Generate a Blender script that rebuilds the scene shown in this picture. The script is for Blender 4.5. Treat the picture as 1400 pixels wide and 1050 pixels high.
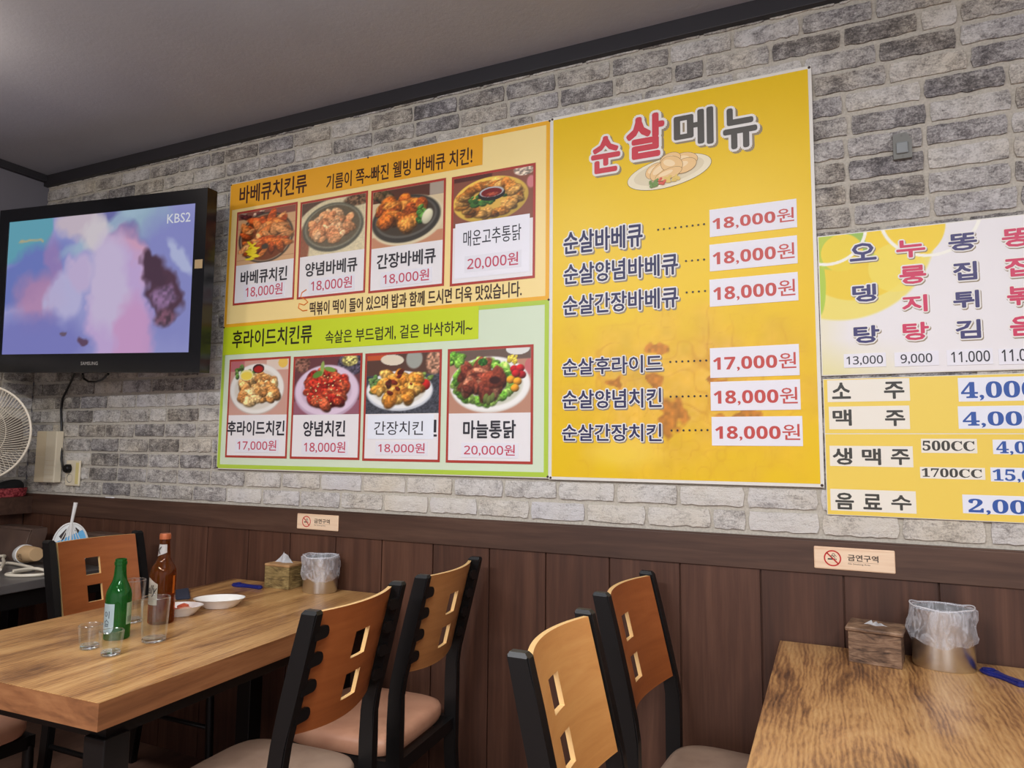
import bpy, bmesh, math, random
import numpy as np
from mathutils import Vector, Matrix
PI = math.pi
scene = bpy.context.scene
COL = scene.collection
for o in list(bpy.data.objects):
    bpy.data.objects.remove(o)

# ------------------------------------------------------------------ camera
FPX = 949.19                                   # focal length in pixels of a 1400 px wide frame
CAM = Vector((0.0, -2.176, 1.268))
RX = Vector((0.9080269, 0.4187781, 0.0105882))     # camera right
UP = Vector((0.0298949, -0.0899897, 0.9954939))    # camera up
FW = Vector((-0.4178438, 0.9036187, 0.0942324))    # camera forward
cd = bpy.data.cameras.new('camera'); cam = bpy.data.objects.new('camera', cd); COL.objects.link(cam)
cd.sensor_width = 36.0; cd.lens = FPX / 1400 * 36.0; cd.clip_start = 0.02; cd.clip_end = 60
cam.matrix_world = Matrix(((RX.x, UP.x, -FW.x, CAM.x), (RX.y, UP.y, -FW.y, CAM.y), (RX.z, UP.z, -FW.z, CAM.z), (0, 0, 0, 1)))
scene.camera = cam

# ------------------------------------------------------------------ colour management, world, lamps
scene.view_settings.view_transform = 'Standard'
scene.view_settings.look = 'None'
scene.view_settings.gamma = 1.0
scene.view_settings.exposure = 0.0
wd = bpy.data.worlds.new('world'); scene.world = wd; wd.use_nodes = True
wd.node_tree.nodes['Background'].inputs[0].default_value = (0.9, 0.93, 1.0, 1)
wd.node_tree.nodes['Background'].inputs[1].default_value = 0.05
CEIL = 2.66
def lamp(name, loc, size, power, col, sy=None):
    l = bpy.data.lights.new(name, 'AREA'); l.energy = power; l.color = col
    l.size = size
    if sy: l.shape = 'RECTANGLE'; l.size_y = sy
    o = bpy.data.objects.new(name, l); COL.objects.link(o); o.location = loc
    return o
WARM = (1.0, 0.88, 0.74); COOL = (0.84, 0.93, 1.0); NEUT = (0.98, 0.98, 1.0)
def bulb(name, loc, power, col, r=0.07):
    l = bpy.data.lights.new(name, 'POINT'); l.energy = power; l.color = col; l.shadow_soft_size = r
    o = bpy.data.objects.new(name, l); COL.objects.link(o); o.location = loc
bulb('pendant_lamp', (-2.75, -1.20, 2.44), 9.5, WARM)
bulb('pendant_lamp', (-1.30, -1.45, 2.44), 14, COOL)
bulb('pendant_lamp', (-0.35, -1.45, 2.44), 13, NEUT)
bulb('pendant_lamp', (0.95, -1.60, 2.44), 9, NEUT)
lamp('ceiling_tube', (-1.4, -3.0, CEIL - 0.03), 1.2, 86, NEUT, 0.3)
lamp('ceiling_tube', (0.7, -3.0, CEIL - 0.03), 1.2, 86, NEUT, 0.3)
scene.cycles.transparent_max_bounces = 32

# ------------------------------------------------------------------ helpers: points seen at a pixel of the photograph
def ray(px, py):
    return RX * ((px - 700) / FPX) + UP * ((525 - py) / FPX) + FW
def W(px, py, Y=0.0):
    d = ray(px, py); return CAM + d * ((Y - CAM.y) / d.y)
def T(px, py, Z=0.74):
    d = ray(px, py); return CAM + d * ((Z - CAM.z) / d.z)
def lin(c):
    return tuple((v / 255 / 12.92) if v / 255 <= 0.04045 else ((v / 255 + 0.055) / 1.055) ** 2.4 for v in c)

# ------------------------------------------------------------------ helpers: objects
def finish(o, parent=None):
    COL.objects.link(o)
    if parent is not None: o.parent = parent
    return o
def obj(name, bm, mat, parent=None, smooth=False, loc=None):
    me = bpy.data.meshes.new(name)
    bm.normal_update()
    if smooth:
        for e in bm.edges:
            if len(e.link_faces) == 2 and e.calc_face_angle(0) > .65: e.smooth = False
    bm.to_mesh(me); bm.free()
    for m in (mat if isinstance(mat, (list, tuple)) else [mat]): me.materials.append(m)
    if smooth:
        me.polygons.foreach_set('use_smooth', [True] * len(me.polygons))
    o = bpy.data.objects.new(name, me)
    finish(o, parent)
    if loc is not None: o.location = loc
    return o
def tag(o, label, cat, group=None):
    o['label'] = label; o['category'] = cat
    if group: o['group'] = group
    return o
def thing(name, label, cat, loc=(0, 0, 0), rz=0.0, group=None):
    o = bpy.data.objects.new(name, None); o.empty_display_size = 0.1
    COL.objects.link(o); o.location = loc; o.rotation_euler = (0, 0, rz)
    return tag(o, label, cat, group)
def struct(name, bm, mat):
    o = obj(name, bm, mat); o['kind'] = 'structure'; return o
def copy_thing(root, loc, rz, label, group=None):
    r = root.copy(); COL.objects.link(r); r.location = loc; r.rotation_euler = (0, 0, rz); r['label'] = label
    if group: r['group'] = group
    for ch in list(root.children):
        c = ch.copy(); COL.objects.link(c); c.parent = r
        for g in list(ch.children):
            d = g.copy(); COL.objects.link(d); d.parent = c
    return r

def box(bm, x0, x1, y0, y1, z0, z1, bev=0.0, mi=0):
    vs = [bm.verts.new(p) for p in ((x0, y0, z0), (x1, y0, z0), (x1, y1, z0), (x0, y1, z0), (x0, y0, z1), (x1, y0, z1), (x1, y1, z1), (x0, y1, z1))]
    fs = [bm.faces.new([vs[i] for i in q]) for q in ((0, 3, 2, 1), (4, 5, 6, 7), (0, 1, 5, 4), (1, 2, 6, 5), (2, 3, 7, 6), (3, 0, 4, 7))]
    for f in fs: f.material_index = mi
    if bev:
        es = list({e for f in fs for e in f.edges})
        bmesh.ops.bevel(bm, geom=es, offset=bev, segments=2, affect='EDGES', profile=0.5)
    return bm
def B(*a, **k):
    return box(bmesh.new(), *a, **k)
def tube(bm, pts, r, n=8, closed=False, rad=None):
    pts = [Vector(p) for p in pts]; rings = []; N = len(pts); prev = None
    for i, p in enumerate(pts):
        a = pts[(i - 1) % N] if (closed or i > 0) else p
        b = pts[(i + 1) % N] if (closed or i < N - 1) else p
        t = (b - a).normalized()
        if prev is None:
            up = Vector((0, 0, 1)) if abs(t.z) < 0.9 else Vector((1, 0, 0))
            s = t.cross(up).normalized()
        else:
            s = (prev - t * prev.dot(t)).normalized()
        prev = s; u = s.cross(t); rr = rad[i] if rad else r
        rings.append([bm.verts.new(p + s * (math.cos(2 * PI * k / n) * rr) + u * (math.sin(2 * PI * k / n) * rr)) for k in range(n)])
    for i in range(N if closed else N - 1):
        A, C2 = rings[i], rings[(i + 1) % N]
        for k in range(n):
            bm.faces.new((A[k], C2[k], C2[(k + 1) % n], A[(k + 1) % n]))
    if not closed:
        bm.faces.new(rings[0]); bm.faces.new(list(reversed(rings[-1])))
    return bm
def lathe(bm, prof, n=32, c=(0, 0, 0), sx=1.0, sy=1.0, wob=None, close=False):
    rings = []
    for j, (r, z) in enumerate(prof):
        if r < 1e-6:
            rings.append([bm.verts.new((c[0], c[1], c[2] + z))]); continue
        ring = []
        for k in range(n):
            a = 2 * PI * k / n; rr, zz = r, z
            if wob: rr, zz = wob(j, a, r, z)
            ring.append(bm.verts.new((c[0] + rr * math.cos(a) * sx, c[1] + rr * math.sin(a) * sy, c[2] + zz)))
        rings.append(ring)
    m = len(rings)
    for i in range(m if close else m - 1):
        A, C2 = rings[i], rings[(i + 1) % m]
        if len(A) == 1 and len(C2) == 1: continue
        for k in range(n):
            k2 = (k + 1) % n
            if len(A) == 1: bm.faces.new((A[0], C2[k2], C2[k]))
            elif len(C2) == 1: bm.faces.new((A[k], A[k2], C2[0]))
            else: bm.faces.new((A[k], A[k2], C2[k2], C2[k]))
    bmesh.ops.recalc_face_normals(bm, faces=bm.faces[:])
    return bm
def prism(bm, poly, y0, y1, axis='y', mi=0):
    def P(a, b, t):
        return (a, t, b) if axis == 'y' else ((a, b, t) if axis == 'z' else (t, a, b))
    A = [bm.verts.new(P(a, b, y0)) for a, b in poly]; C2 = [bm.verts.new(P(a, b, y1)) for a, b in poly]
    n = len(poly); fs = [bm.faces.new(A), bm.faces.new(list(reversed(C2)))]
    for k in range(n):
        fs.append(bm.faces.new((A[k], C2[k], C2[(k + 1) % n], A[(k + 1) % n])))
    for f in fs: f.material_index = mi
    bmesh.ops.recalc_face_normals(bm, faces=fs)
    return bm
def disc(bm, cx, cz, rx, rz, y, n=24, rot=0.0, mi=0):
    vs = []
    for k in range(n):
        a = -2 * PI * k / n; u, v = rx * math.cos(a), rz * math.sin(a)
        vs.append(bm.verts.new((cx + u * math.cos(rot) - v * math.sin(rot), y, cz + u * math.sin(rot) + v * math.cos(rot))))
    f = bm.faces.new(vs); f.material_index = mi
    f.normal_update()
    if f.normal.y > 0: f.normal_flip()
    return bm
def rect(bm, x0, z0, x1, z1, y, mi=0):
    f = bm.faces.new([bm.verts.new(p) for p in ((x0, y, z0), (x1, y, z0), (x1, y, z1), (x0, y, z1))])
    f.material_index = mi
    f.normal_update()
    if f.normal.y > 0: f.normal_flip()
    return bm

# ------------------------------------------------------------------ helpers: materials
def mat(name, col, rough=0.5, metal=0.0, coat=0.0, spec=0.5):
    m = bpy.data.materials.new(name); m.use_nodes = True
    b = m.node_tree.nodes['Principled BSDF']
    b.inputs['Base Color'].default_value = (*lin(col), 1); b.inputs['Roughness'].default_value = rough
    b.inputs['Metallic'].default_value = metal; b.inputs['Coat Weight'].default_value = coat
    b.inputs['Specular IOR Level'].default_value = spec
    return m
class NT:
    def __init__(s, m):
        s.m = m; s.t = m.node_tree; s.b = s.t.nodes['Principled BSDF']
    def n(s, kind, **kw):
        nd = s.t.nodes.new(kind)
        for k, v in kw.items():
            if k in nd.inputs.keys(): nd.inputs[k].default_value = v
            else: setattr(nd, k, v)
        return nd
    def l(s, a, b): s.t.links.new(a, b)
    def ramp(s, fac, stops):
        r = s.n('ShaderNodeValToRGB'); e = r.color_ramp.elements
        while len(e) < len(stops): e.new(0.5)
        for i, (p, c) in enumerate(stops):
            e[i].position = p; e[i].color = (*lin(c), 1)
        s.l(fac, r.inputs[0]); return r.outputs[0]
    def noise(s, vec, scale, detail=4, rough=0.5, dist=0.0):
        n = s.n('ShaderNodeTexNoise'); n.inputs['Scale'].default_value = scale; n.inputs['Detail'].default_value = detail
        n.inputs['Roughness'].default_value = rough; n.inputs['Distortion'].default_value = dist
        s.l(vec, n.inputs['Vector']); return n.outputs['Fac']
    def mapping(s, scale, out='Object'):
        tc = s.n('ShaderNodeTexCoord'); mp = s.n('ShaderNodeMapping'); mp.inputs['Scale'].default_value = scale
        s.l(tc.outputs[out], mp.inputs['Vector']); return mp.outputs[0]
    def mix(s, fac, a, b, mode='MIX'):
        x = s.n('ShaderNodeMix', data_type='RGBA', blend_type=mode)
        for src, i in ((fac, 0), (a, 6), (b, 7)):
            if hasattr(src, 'links'): s.l(src, x.inputs[i])
            else: x.inputs[i].default_value = src if i == 0 else (*src, 1)
        return x.outputs[2]
    def math(s, op, a, b=0.0, c=0.0):
        x = s.n('ShaderNodeMath', operation=op)
        for src, i in ((a, 0), (b, 1), (c, 2)):
            if hasattr(src, 'links'): s.l(src, x.inputs[i])
            else: x.inputs[i].default_value = src
        return x.outputs[0]
    def bump(s, h, st=0.3, d=0.002):
        x = s.n('ShaderNodeBump'); x.inputs['Strength'].default_value = st; x.inputs['Distance'].default_value = d
        s.l(h, x.inputs['Height']); s.l(x.outputs[0], s.b.inputs['Normal'])
    def color(s, c): s.l(c, s.b.inputs['Base Color'])

def wood(name, scale, stops, rough=0.45, dist=1.0, fine=6.0, bump=0.15, attr=False, coat=0.0):
    m = mat(name, (120, 90, 60), rough, coat=coat); t = NT(m)
    v = t.mapping(scale)
    a = t.noise(v, 1.0, 6, 0.62, dist)
    v2 = t.mapping(tuple(s * fine for s in scale))
    f = t.noise(v2, 1.0, 3, 0.6, 0.3)
    h = t.math('ADD', t.math('MULTIPLY', a, 0.75), t.math('MULTIPLY', f, 0.25))
    if attr:
        at = t.n('ShaderNodeAttribute', attribute_name='tone')
        h = t.math('ADD', h, t.math('MULTIPLY', t.math('SUBTRACT', at.outputs['Fac'], 0.5), 0.10))
    t.color(t.ramp(h, stops)); t.bump(f, bump, 0.001)
    return m

M = {}
M['black'] = mat('black_metal', (17, 16, 16), 0.4, spec=.35)
M['blackplastic'] = mat('black_plastic', (14, 15, 18), 0.18)
M['white'] = mat('white_plastic', (226, 224, 220), 0.4)
M['ivory'] = mat('ivory_plastic', (222, 205, 172), 0.45)
M['ivory2'] = mat('pale_ivory_plastic', (228, 216, 190), 0.45)
M['grey'] = mat('grey_plastic', (118, 118, 112), 0.5)
M['paper'] = mat('white_paper', (236, 236, 238), 0.6)
M['steel'] = mat('brushed_steel', (206, 205, 203), 0.3, 1.0)
M['alu'] = mat('white_board_edge', (226, 222, 212), 0.4)
M['screwm'] = mat('dark_screw', (70, 52, 48), 0.4, 0.5)
M['porcelain'] = mat('white_porcelain', (236, 234, 228), 0.18)
M['blue'] = mat('blue_plastic', (26, 36, 112), 0.3)
M['navy'] = mat('navy_cloth', (38, 44, 62), 0.6)

# brick: mottled lime-washed grey; the tone attribute shifts each brick
m = M['brick'] = mat('lime_washed_brick', (150, 145, 140), 0.9); t = NT(m)
v = t.mapping((1, 1, 1))
at = t.n('ShaderNodeAttribute', attribute_name='tone')
sep = t.n('ShaderNodeSeparateColor'); t.l(at.outputs['Color'], sep.inputs[0])
n1 = t.noise(v, 15.0, 5, 0.65, 0.5); n2 = t.noise(v, 190.0, 5, 0.8); n3 = t.noise(v, 5.0, 2); n4 = t.noise(t.mapping((1, 1, 2.4)), 42.0, 4, 0.7, .8)
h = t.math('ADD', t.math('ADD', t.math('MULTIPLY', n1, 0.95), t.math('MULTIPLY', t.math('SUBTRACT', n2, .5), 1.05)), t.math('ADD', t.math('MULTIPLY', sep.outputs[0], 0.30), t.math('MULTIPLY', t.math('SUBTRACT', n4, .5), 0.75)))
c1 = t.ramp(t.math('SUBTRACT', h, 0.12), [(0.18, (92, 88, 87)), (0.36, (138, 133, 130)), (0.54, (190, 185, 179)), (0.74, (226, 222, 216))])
tint = t.ramp(t.math('ADD', t.math('MULTIPLY', n3, 0.7), t.math('MULTIPLY', sep.outputs[1], 0.3)), [(0.25, (242, 243, 250)), (0.5, (250, 249, 247)), (0.75, (250, 243, 228))])
t.color(t.mix(1.0, c1, tint, 'MULTIPLY')); t.bump(t.math('ADD', n2, n4), 0.9, 0.004)
M['mortar'] = mat('sand_mortar', (176, 168, 152), 0.95); t = NT(M['mortar']); nn = t.noise(t.mapping((1, 1, 1)), 150, 4)
t.color(t.ramp(nn, [(0.3, (172, 165, 152)), (0.7, (198, 191, 178))])); t.bump(nn, 0.4, 0.002)
m = M['ceiling'] = mat('grey_plaster', (128, 122, 122), 0.9); t = NT(m); nn = t.noise(t.mapping((1, 1, 1)), 60, 5, 0.7)
t.color(t.ramp(t.noise(t.mapping((1, 1, 1)), 2.5, 3), [(0.3, (154, 155, 164)), (0.7, (161, 162, 170))])); t.bump(nn, 0.35, 0.003)
M['greywall'] = mat('grey_wall_paint', (112, 110, 118), 0.85)
M['beam'] = mat('dark_ceiling_trim', (42, 40, 44), 0.55)
M['floor'] = wood('floor_wood', (9, 1.2, 1), [(0.3, (92, 66, 54)), (0.6, (124, 94, 78))], 0.5)
M['panel'] = wood('dark_walnut_panel', (22, 22, 1.1), [(0.32, (60, 36, 25)), (0.5, (79, 49, 35)), (0.68, (98, 65, 48))], 0.5, 0.6, 4, 0.1, True)
M['rail'] = wood('dark_walnut_rail', (1.3, 20, 20), [(0.32, (56, 37, 28)), (0.5, (75, 51, 39)), (0.68, (94, 68, 53))], 0.5, 0.6, 4, 0.1)
m = M['tabletop'] = mat('oak_tabletop', (170, 125, 80), 0.3, coat=0.12); t = NT(m)
a_ = t.noise(t.mapping((5.5, .9, 8)), 1.0, 6, 0.62, 2.4)
lines = t.n('ShaderNodeTexWave', wave_type='BANDS', bands_direction='X'); lines.inputs['Scale'].default_value = 30.0; lines.inputs['Distortion'].default_value = 16.0
lines.inputs['Detail'].default_value = 4.0; lines.inputs['Detail Scale'].default_value = .55; lines.inputs['Detail Roughness'].default_value = .6; t.l(t.mapping((1, .22, 1)), lines.inputs['Vector'])
strk = t.noise(t.mapping((72, 4.5, 10)), 1.0, 5, .7, .9)
pores = t.noise(t.mapping((300, 34, 10)), 1.0, 3, .7)
h = t.math('ADD', t.math('ADD', t.math('MULTIPLY', a_, .66), t.math('MULTIPLY', strk, .25)), t.math('ADD', t.math('MULTIPLY', lines.outputs['Fac'], .075), t.math('MULTIPLY', pores, .15)))
t.color(t.ramp(h, [(0.40, (78, 50, 32)), (0.50, (140, 97, 58)), (0.59, (184, 137, 84)), (0.74, (210, 168, 112))])); t.bump(pores, 0.15, 0.001)
M['tableedge'] = wood('oak_table_edge', (6, 2, 26), [(0.3, (104, 66, 42)), (0.5, (140, 92, 58)), (0.7, (164, 114, 74))], 0.4, 0.8, 4, 0.1)
PLY = {}
for k, c in dict(red=((138, 74, 36), (158, 88, 44), (172, 100, 52)), tan=((196, 132, 70), (212, 150, 84), (222, 164, 96)), mid=((158, 102, 58), (180, 122, 70), (192, 134, 82))).items():  # different lacquers, with some lit and shaded difference put into the colours
    PLY[k] = wood('plywood_' + k, (5, 2.2, 18), [(0.3, c[0]), (0.5, c[1]), (0.7, c[2])], 0.38, 0.8, 4, 0.05)
M['plyedge'] = mat('plywood_edge', (232, 190, 128), 0.5)
def vinyl(name, c0, c1):
    m = mat(name, c0, 0.42); t = NT(m); nn = t.noise(t.mapping((1, 1, 1)), 7, 4, 0.6, 0.5)
    t.color(t.ramp(nn, [(0.35, c0), (0.65, c1)])); t.bump(t.noise(t.mapping((1, 1, 1)), 300, 2), 0.1, 0.001); return m
M['vinyl'] = vinyl('tan_vinyl', (186, 134, 106), (204, 152, 122))
M['vinylgrey'] = vinyl('grey_brown_vinyl', (150, 124, 106), (172, 146, 126))  # greyer brown than the tan vinyl
M['leather'] = vinyl('dark_brown_leather', (82, 64, 56), (102, 80, 68))
def attrmat(name, rough=0.45, emit=0.0, spec=0.4):
    m = mat(name, (128, 128, 128), rough, spec=spec); t = NT(m)
    at = t.n('ShaderNodeAttribute', attribute_name='Col')
    if emit:
        t.b.inputs['Base Color'].default_value = (0.01, 0.01, 0.012, 1)
        t.l(at.outputs['Color'], t.b.inputs['Emission Color']); t.b.inputs['Emission Strength'].default_value = emit
    else: t.color(at.outputs['Color'])
    return m
M['print'] = attrmat('printed_picture', 0.42)
M['screen'] = attrmat('lit_screen', 0.12, 0.85)
def glassmat(name, col, rough=0.02, ior=1.45, body=0.0, gloss=.6, base=.045):
    """thin-walled glass: clear or tinted transparency with a Fresnel gloss"""
    m = mat(name, col, rough); t = NT(m)
    tr = t.n('ShaderNodeBsdfTransparent'); tr.inputs[0].default_value = (*lin(col), 1)
    gl = t.n('ShaderNodeBsdfGlossy'); gl.inputs['Roughness'].default_value = rough; gl.inputs[0].default_value = (1, 1, 1, 1)
    lw = t.n('ShaderNodeLayerWeight'); lw.inputs[0].default_value = .5; fr = t.n('ShaderNodeMath', operation='MULTIPLY_ADD'); pw = t.n('ShaderNodeMath', operation='POWER'); t.l(lw.outputs['Facing'], pw.inputs[0]); pw.inputs[1].default_value = 5.0; t.l(pw.outputs[0], fr.inputs[0]); fr.inputs[1].default_value = gloss; fr.inputs[2].default_value = base
    df = t.n('ShaderNodeBsdfDiffuse'); df.inputs[0].default_value = (*lin(col), 1)
    m0 = t.n('ShaderNodeMixShader'); m0.inputs[0].default_value = body
    if body == 0: t.l(t.math('MULTIPLY', t.math('POWER', lw.outputs['Facing'], 6.0), .35), m0.inputs[0])  # clear glass: white edge haze mixed in as diffuse colour, standing in for reflections
    t.l(tr.outputs[0], m0.inputs[1]); t.l(df.outputs[0], m0.inputs[2])
    mx = t.n('ShaderNodeMixShader'); t.l(fr.outputs[0], mx.inputs[0]); t.l(m0.outputs[0], mx.inputs[1]); t.l(gl.outputs[0], mx.inputs[2])
    t.l(mx.outputs[0], t.t.nodes['Material Output'].inputs['Surface'])
    return m
M['glass'] = glassmat('clear_glass', (252, 254, 253), .02, 1.5, .0)
m = M['glassbase'] = mat('thick_clear_glass', (255, 255, 255), 0.0); b_ = m.node_tree.nodes['Principled BSDF']; b_.inputs['Transmission Weight'].default_value = 1.0; b_.inputs['IOR'].default_value = 1.45
M['greenglass'] = glassmat('green_glass', (76, 190, 90), .03, 1.5, .09, .45, .03)
M['amberglass'] = glassmat('amber_glass', (214, 140, 62), .03, 1.5, .055, .4, .02)
m = M['film'] = mat('clear_plastic_film', (226, 226, 232), 0.7, spec=.04); t = NT(m)
tr = t.n('ShaderNodeBsdfTransparent'); mx = t.n('ShaderNodeMixShader')
nn = t.noise(t.mapping((1, 1, 0.45)), 38, 4, 0.6, 2.5)
rp = t.n('ShaderNodeMapRange'); rp.inputs[1].default_value = 0.4; rp.inputs[2].default_value = 0.72; rp.inputs[3].default_value = 0.10; rp.inputs[4].default_value = 0.55
lw = t.n('ShaderNodeLayerWeight'); lw.inputs[0].default_value = .5
t.l(nn, rp.inputs[0]); op = t.math('ADD', rp.outputs[0], t.math('MULTIPLY', t.math('POWER', lw.outputs['Facing'], 3.0), .45))
t.l(op, mx.inputs[0]); t.l(tr.outputs[0], mx.inputs[1]); t.l(t.b.outputs[0], mx.inputs[2])
t.l(mx.outputs[0], t.t.nodes['Material Output'].inputs['Surface']); t.bump(nn, 0.5, 0.006)
INK = {}
for k, c in dict(black=(38, 30, 30), dark=(44, 42, 50), navy=(40, 38, 84), red=(196, 58, 82), rose=(196, 66, 92), brick=(196, 70, 64), halo=(234, 230, 224), shade=(150, 134, 106), brush=(206, 62, 74), brushdark=(84, 80, 74), blue=(44, 84, 160), crimson=(196, 44, 84), label=(232, 230, 236), dim=(160, 156, 150), charcoal=(60, 58, 52), orange=(232, 128, 40), lightred=(232, 96, 88)).items():
    INK[k] = mat('ink_' + k, c, 0.5)
PR = {}
def printcol(c):
    if c not in PR: PR[c] = mat('print_%d_%d_%d' % c, c, 0.42, spec=0.4)
    return PR[c]

# ------------------------------------------------------------------ helpers: lettering (default font, turned to mesh)
_tc = bpy.data.curves.new('lettering_curve', 'FONT'); _to = bpy.data.objects.new('lettering_curve', _tc); COL.objects.link(_to)
_tc.resolution_u = 2
_cache = {}
def text_data(s):
    if s not in _cache:
        _tc.body = s; _tc.size = 1.0
        bpy.context.view_layer.update()
        ev = _to.evaluated_get(bpy.context.evaluated_depsgraph_get())
        me = ev.to_mesh()
        co = np.zeros(len(me.vertices) * 3); me.vertices.foreach_get('co', co)
        ls = np.zeros(len(me.polygons), int); me.polygons.foreach_get('loop_total', ls)
        fs = [tuple(p.vertices) for p in me.polygons]
        ev.to_mesh_clear(); _cache[s] = (co.reshape(-1, 3)[:, :2].copy(), fs)
    return _cache[s]
def lettering(name, s, R4, y, ink, parent, off, bold=0.0, layers=(), warp=None, skew=0.0):
    """s fitted to the rectangle R4 = (x0, z0, x1, z1) at depth y; bold = stroke growth in letter heights;
    layers = (ink, extra growth, dx, dz, dy): outlines and printed drop shade behind the letters"""
    base, fs = text_data(s)
    mn, mx = base.min(0), base.max(0); sc = (mx - mn); sc[sc < 1e-6] = 1
    x0, z0, x1, z1 = R4; H = z1 - z0
    q = (base - mn) / sc
    bw = bold * H
    P0 = np.stack([x0 + bw + q[:, 0] * (x1 - x0 - 2 * bw) + skew * (q[:, 1] - .5) * H, np.full(len(q), float(y)), z0 + bw + q[:, 1] * (H - 2 * bw)], 1)
    V_, faces, mi, mats = [], [], [], []
    for k, (ik, ex, dx, dz, dy) in enumerate([(ink, 0, 0, 0, 0)] + list(layers)):
        g = (bold + ex) * H; m = 1 if g < 1e-7 else (8 if ex == 0 else 14)
        for i in range(m):
            c = P0.copy(); n0 = sum(len(v) for v in V_)
            c[:, 1] += dy + 1.2e-5 * i
            if m > 1:
                aa = 2 * PI * i / m; c[:, 0] += g * math.cos(aa); c[:, 2] += g * math.sin(aa)
            c[:, 0] += dx * H; c[:, 2] += dz * H
            V_.append(c); faces += [tuple(n0 + j for j in f) for f in fs]; mi += [k] * len(fs)
        mats.append(ink_of(ik))
    V_ = np.concatenate(V_)
    vs = [warp(*p) for p in V_] if warp else V_ - np.array(off)
    me = bpy.data.meshes.new(name); me.from_pydata([tuple(v) for v in vs], [], faces)
    for m_ in mats: me.materials.append(m_)
    me.polygons.foreach_set('material_index', mi)
    o = bpy.data.objects.new(name, me); return finish(o, parent)
def sans(s, base=0x1D7E2):
    return ''.join(chr(base + int(c)) if c.isdigit() else c for c in s)
def sansb(s): return sans(s, 0x1D7EC)
def serifb(s): return ''.join(chr(0x1D400 + ord(c) - 65) if 'A' <= c <= 'Z' else c for c in sans(s, 0x1D7CE))
def ink_of(k): return INK[k] if k in INK else printcol(k)

# ------------------------------------------------------------------ helpers: painted prints (a colour per grid point)
def grid_picture(name, R4, y, img, material, parent, off, w2=None):
    h, w = img.shape[:2]; x0, z0, x1, z1 = R4
    xs = np.linspace(x0, x1, w) - off[0]; zs = np.linspace(z1, z0, h) - off[2]
    X, Z = np.meshgrid(xs, zs); co = np.stack([X, np.full_like(X, y - off[1]), Z], -1).reshape(-1, 3)
    i = np.arange(h * w).reshape(h, w)
    q = np.stack([i[1:, :-1], i[1:, 1:], i[:-1, 1:], i[:-1, :-1]], -1).reshape(-1, 4)
    me = bpy.data.meshes.new(name); me.from_pydata(co.tolist(), [], q.tolist())
    a = me.color_attributes.new('Col', 'FLOAT_COLOR', 'POINT')
    v = np.clip(img, 0, 255) / 255.0; L = np.where(v <= 0.04045, v / 12.92, ((v + 0.055) / 1.055) ** 2.4)
    c = np.ones((h * w, 4), np.float32); c[:, :3] = L.reshape(-1, 3); a.data.foreach_set('color', c.ravel())
    me.materials.append(material)
    o = bpy.data.objects.new(name, me); return finish(o, parent)
class Paint:
    def __init__(s, w, h, col, seed=1, warp=0.0):
        s.w, s.h = w, h; s.a = np.zeros((h, w, 3)) + np.array(col, float); s.r = np.random.RandomState(seed)
        s.X, s.Y = np.meshgrid((np.arange(w) + .5) / w, (np.arange(h) + .5) / h); s.asp = w / h
        if warp:
            s.X = s.X + warp * (s.noise(11) - .5) + warp * .4 * (s.noise(4) - .5); s.Y = s.Y + warp * (s.noise(11) - .5) + warp * .4 * (s.noise(4) - .5)
    def noise(s, cell):
        gw, gh = int(s.w / cell) + 3, int(s.h / cell) + 3; g = s.r.rand(gh, gw)
        x = np.arange(s.w) / cell; y = np.arange(s.h) / cell; xi = x.astype(int); yi = y.astype(int)
        fx = (x - xi) ** 2 * (3 - 2 * (x - xi)); fy = ((y - yi) ** 2 * (3 - 2 * (y - yi)))[:, None]
        return ((g[yi][:, xi] * (1 - fx) + g[yi][:, xi + 1] * fx) * (1 - fy) + (g[yi + 1][:, xi] * (1 - fx) + g[yi + 1][:, xi + 1] * fx) * fy)
    def ell(s, cx, cy, rx, ry, col, rot=0.0, soft=0.06, amt=1.0, shade=0.0, tex=0.0):
        dx = (s.X - cx) * s.asp; dy = s.Y - cy; rx = rx * s.asp
        c, n = math.cos(rot), math.sin(rot); u = (dx * c + dy * n) / rx; v = (-dx * n + dy * c) / ry
        d = np.sqrt(u * u + v * v); a = np.clip((1 - d) / soft + .5, 0, 1) * amt
        k = np.ones_like(d)
        if shade: k = 1 + shade * (-(dx * .5 + dy * .85) / max(rx, ry)) - shade * .5 * d * d
        if tex: k = k * (1 - tex + 2 * tex * s.noise(2.2))
        s.a = s.a * (1 - a[..., None]) + (np.array(col, float) * k[..., None]) * a[..., None]
    def box(s, x0, y0, x1, y1, col, amt=1.0, soft=0.012):
        a = np.clip((s.X - x0) / soft, 0, 1) * np.clip((x1 - s.X) / soft, 0, 1) * np.clip((s.Y - y0) / soft, 0, 1) * np.clip((y1 - s.Y) / soft, 0, 1) * amt
        s.a = s.a * (1 - a[..., None]) + np.array(col, float) * a[..., None]
    def pile(s, n, cx, cy, rx, ry, r0, r1, cols, shade=0.5, tex=0.28, elong=1.7):
        pts = []
        for _ in range(n):
            a = s.r.rand() * 2 * PI; q = math.sqrt(s.r.rand()); pts.append((cx + rx * q * math.cos(a), cy + ry * q * math.sin(a)))
        for (x, y) in sorted(pts, key=lambda p: p[1]):
            r = r0 + (r1 - r0) * s.r.rand(); c = np.array(cols[s.r.randint(len(cols))], float) * (.85 + .3 * s.r.rand())
            rot = s.r.rand() * PI
            s.ell(x, y + .012, r * 1.1 / s.asp, r * .8, c * .42, rot, .5, .75)
            s.ell(x, y, r * elong ** .5 / s.asp, r / elong ** .5, c, rot, .25, 1, shade, tex)
    def grain(s, amt):
        s.a = s.a * (1 - amt + 2 * amt * s.noise(1.6))[..., None]
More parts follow.
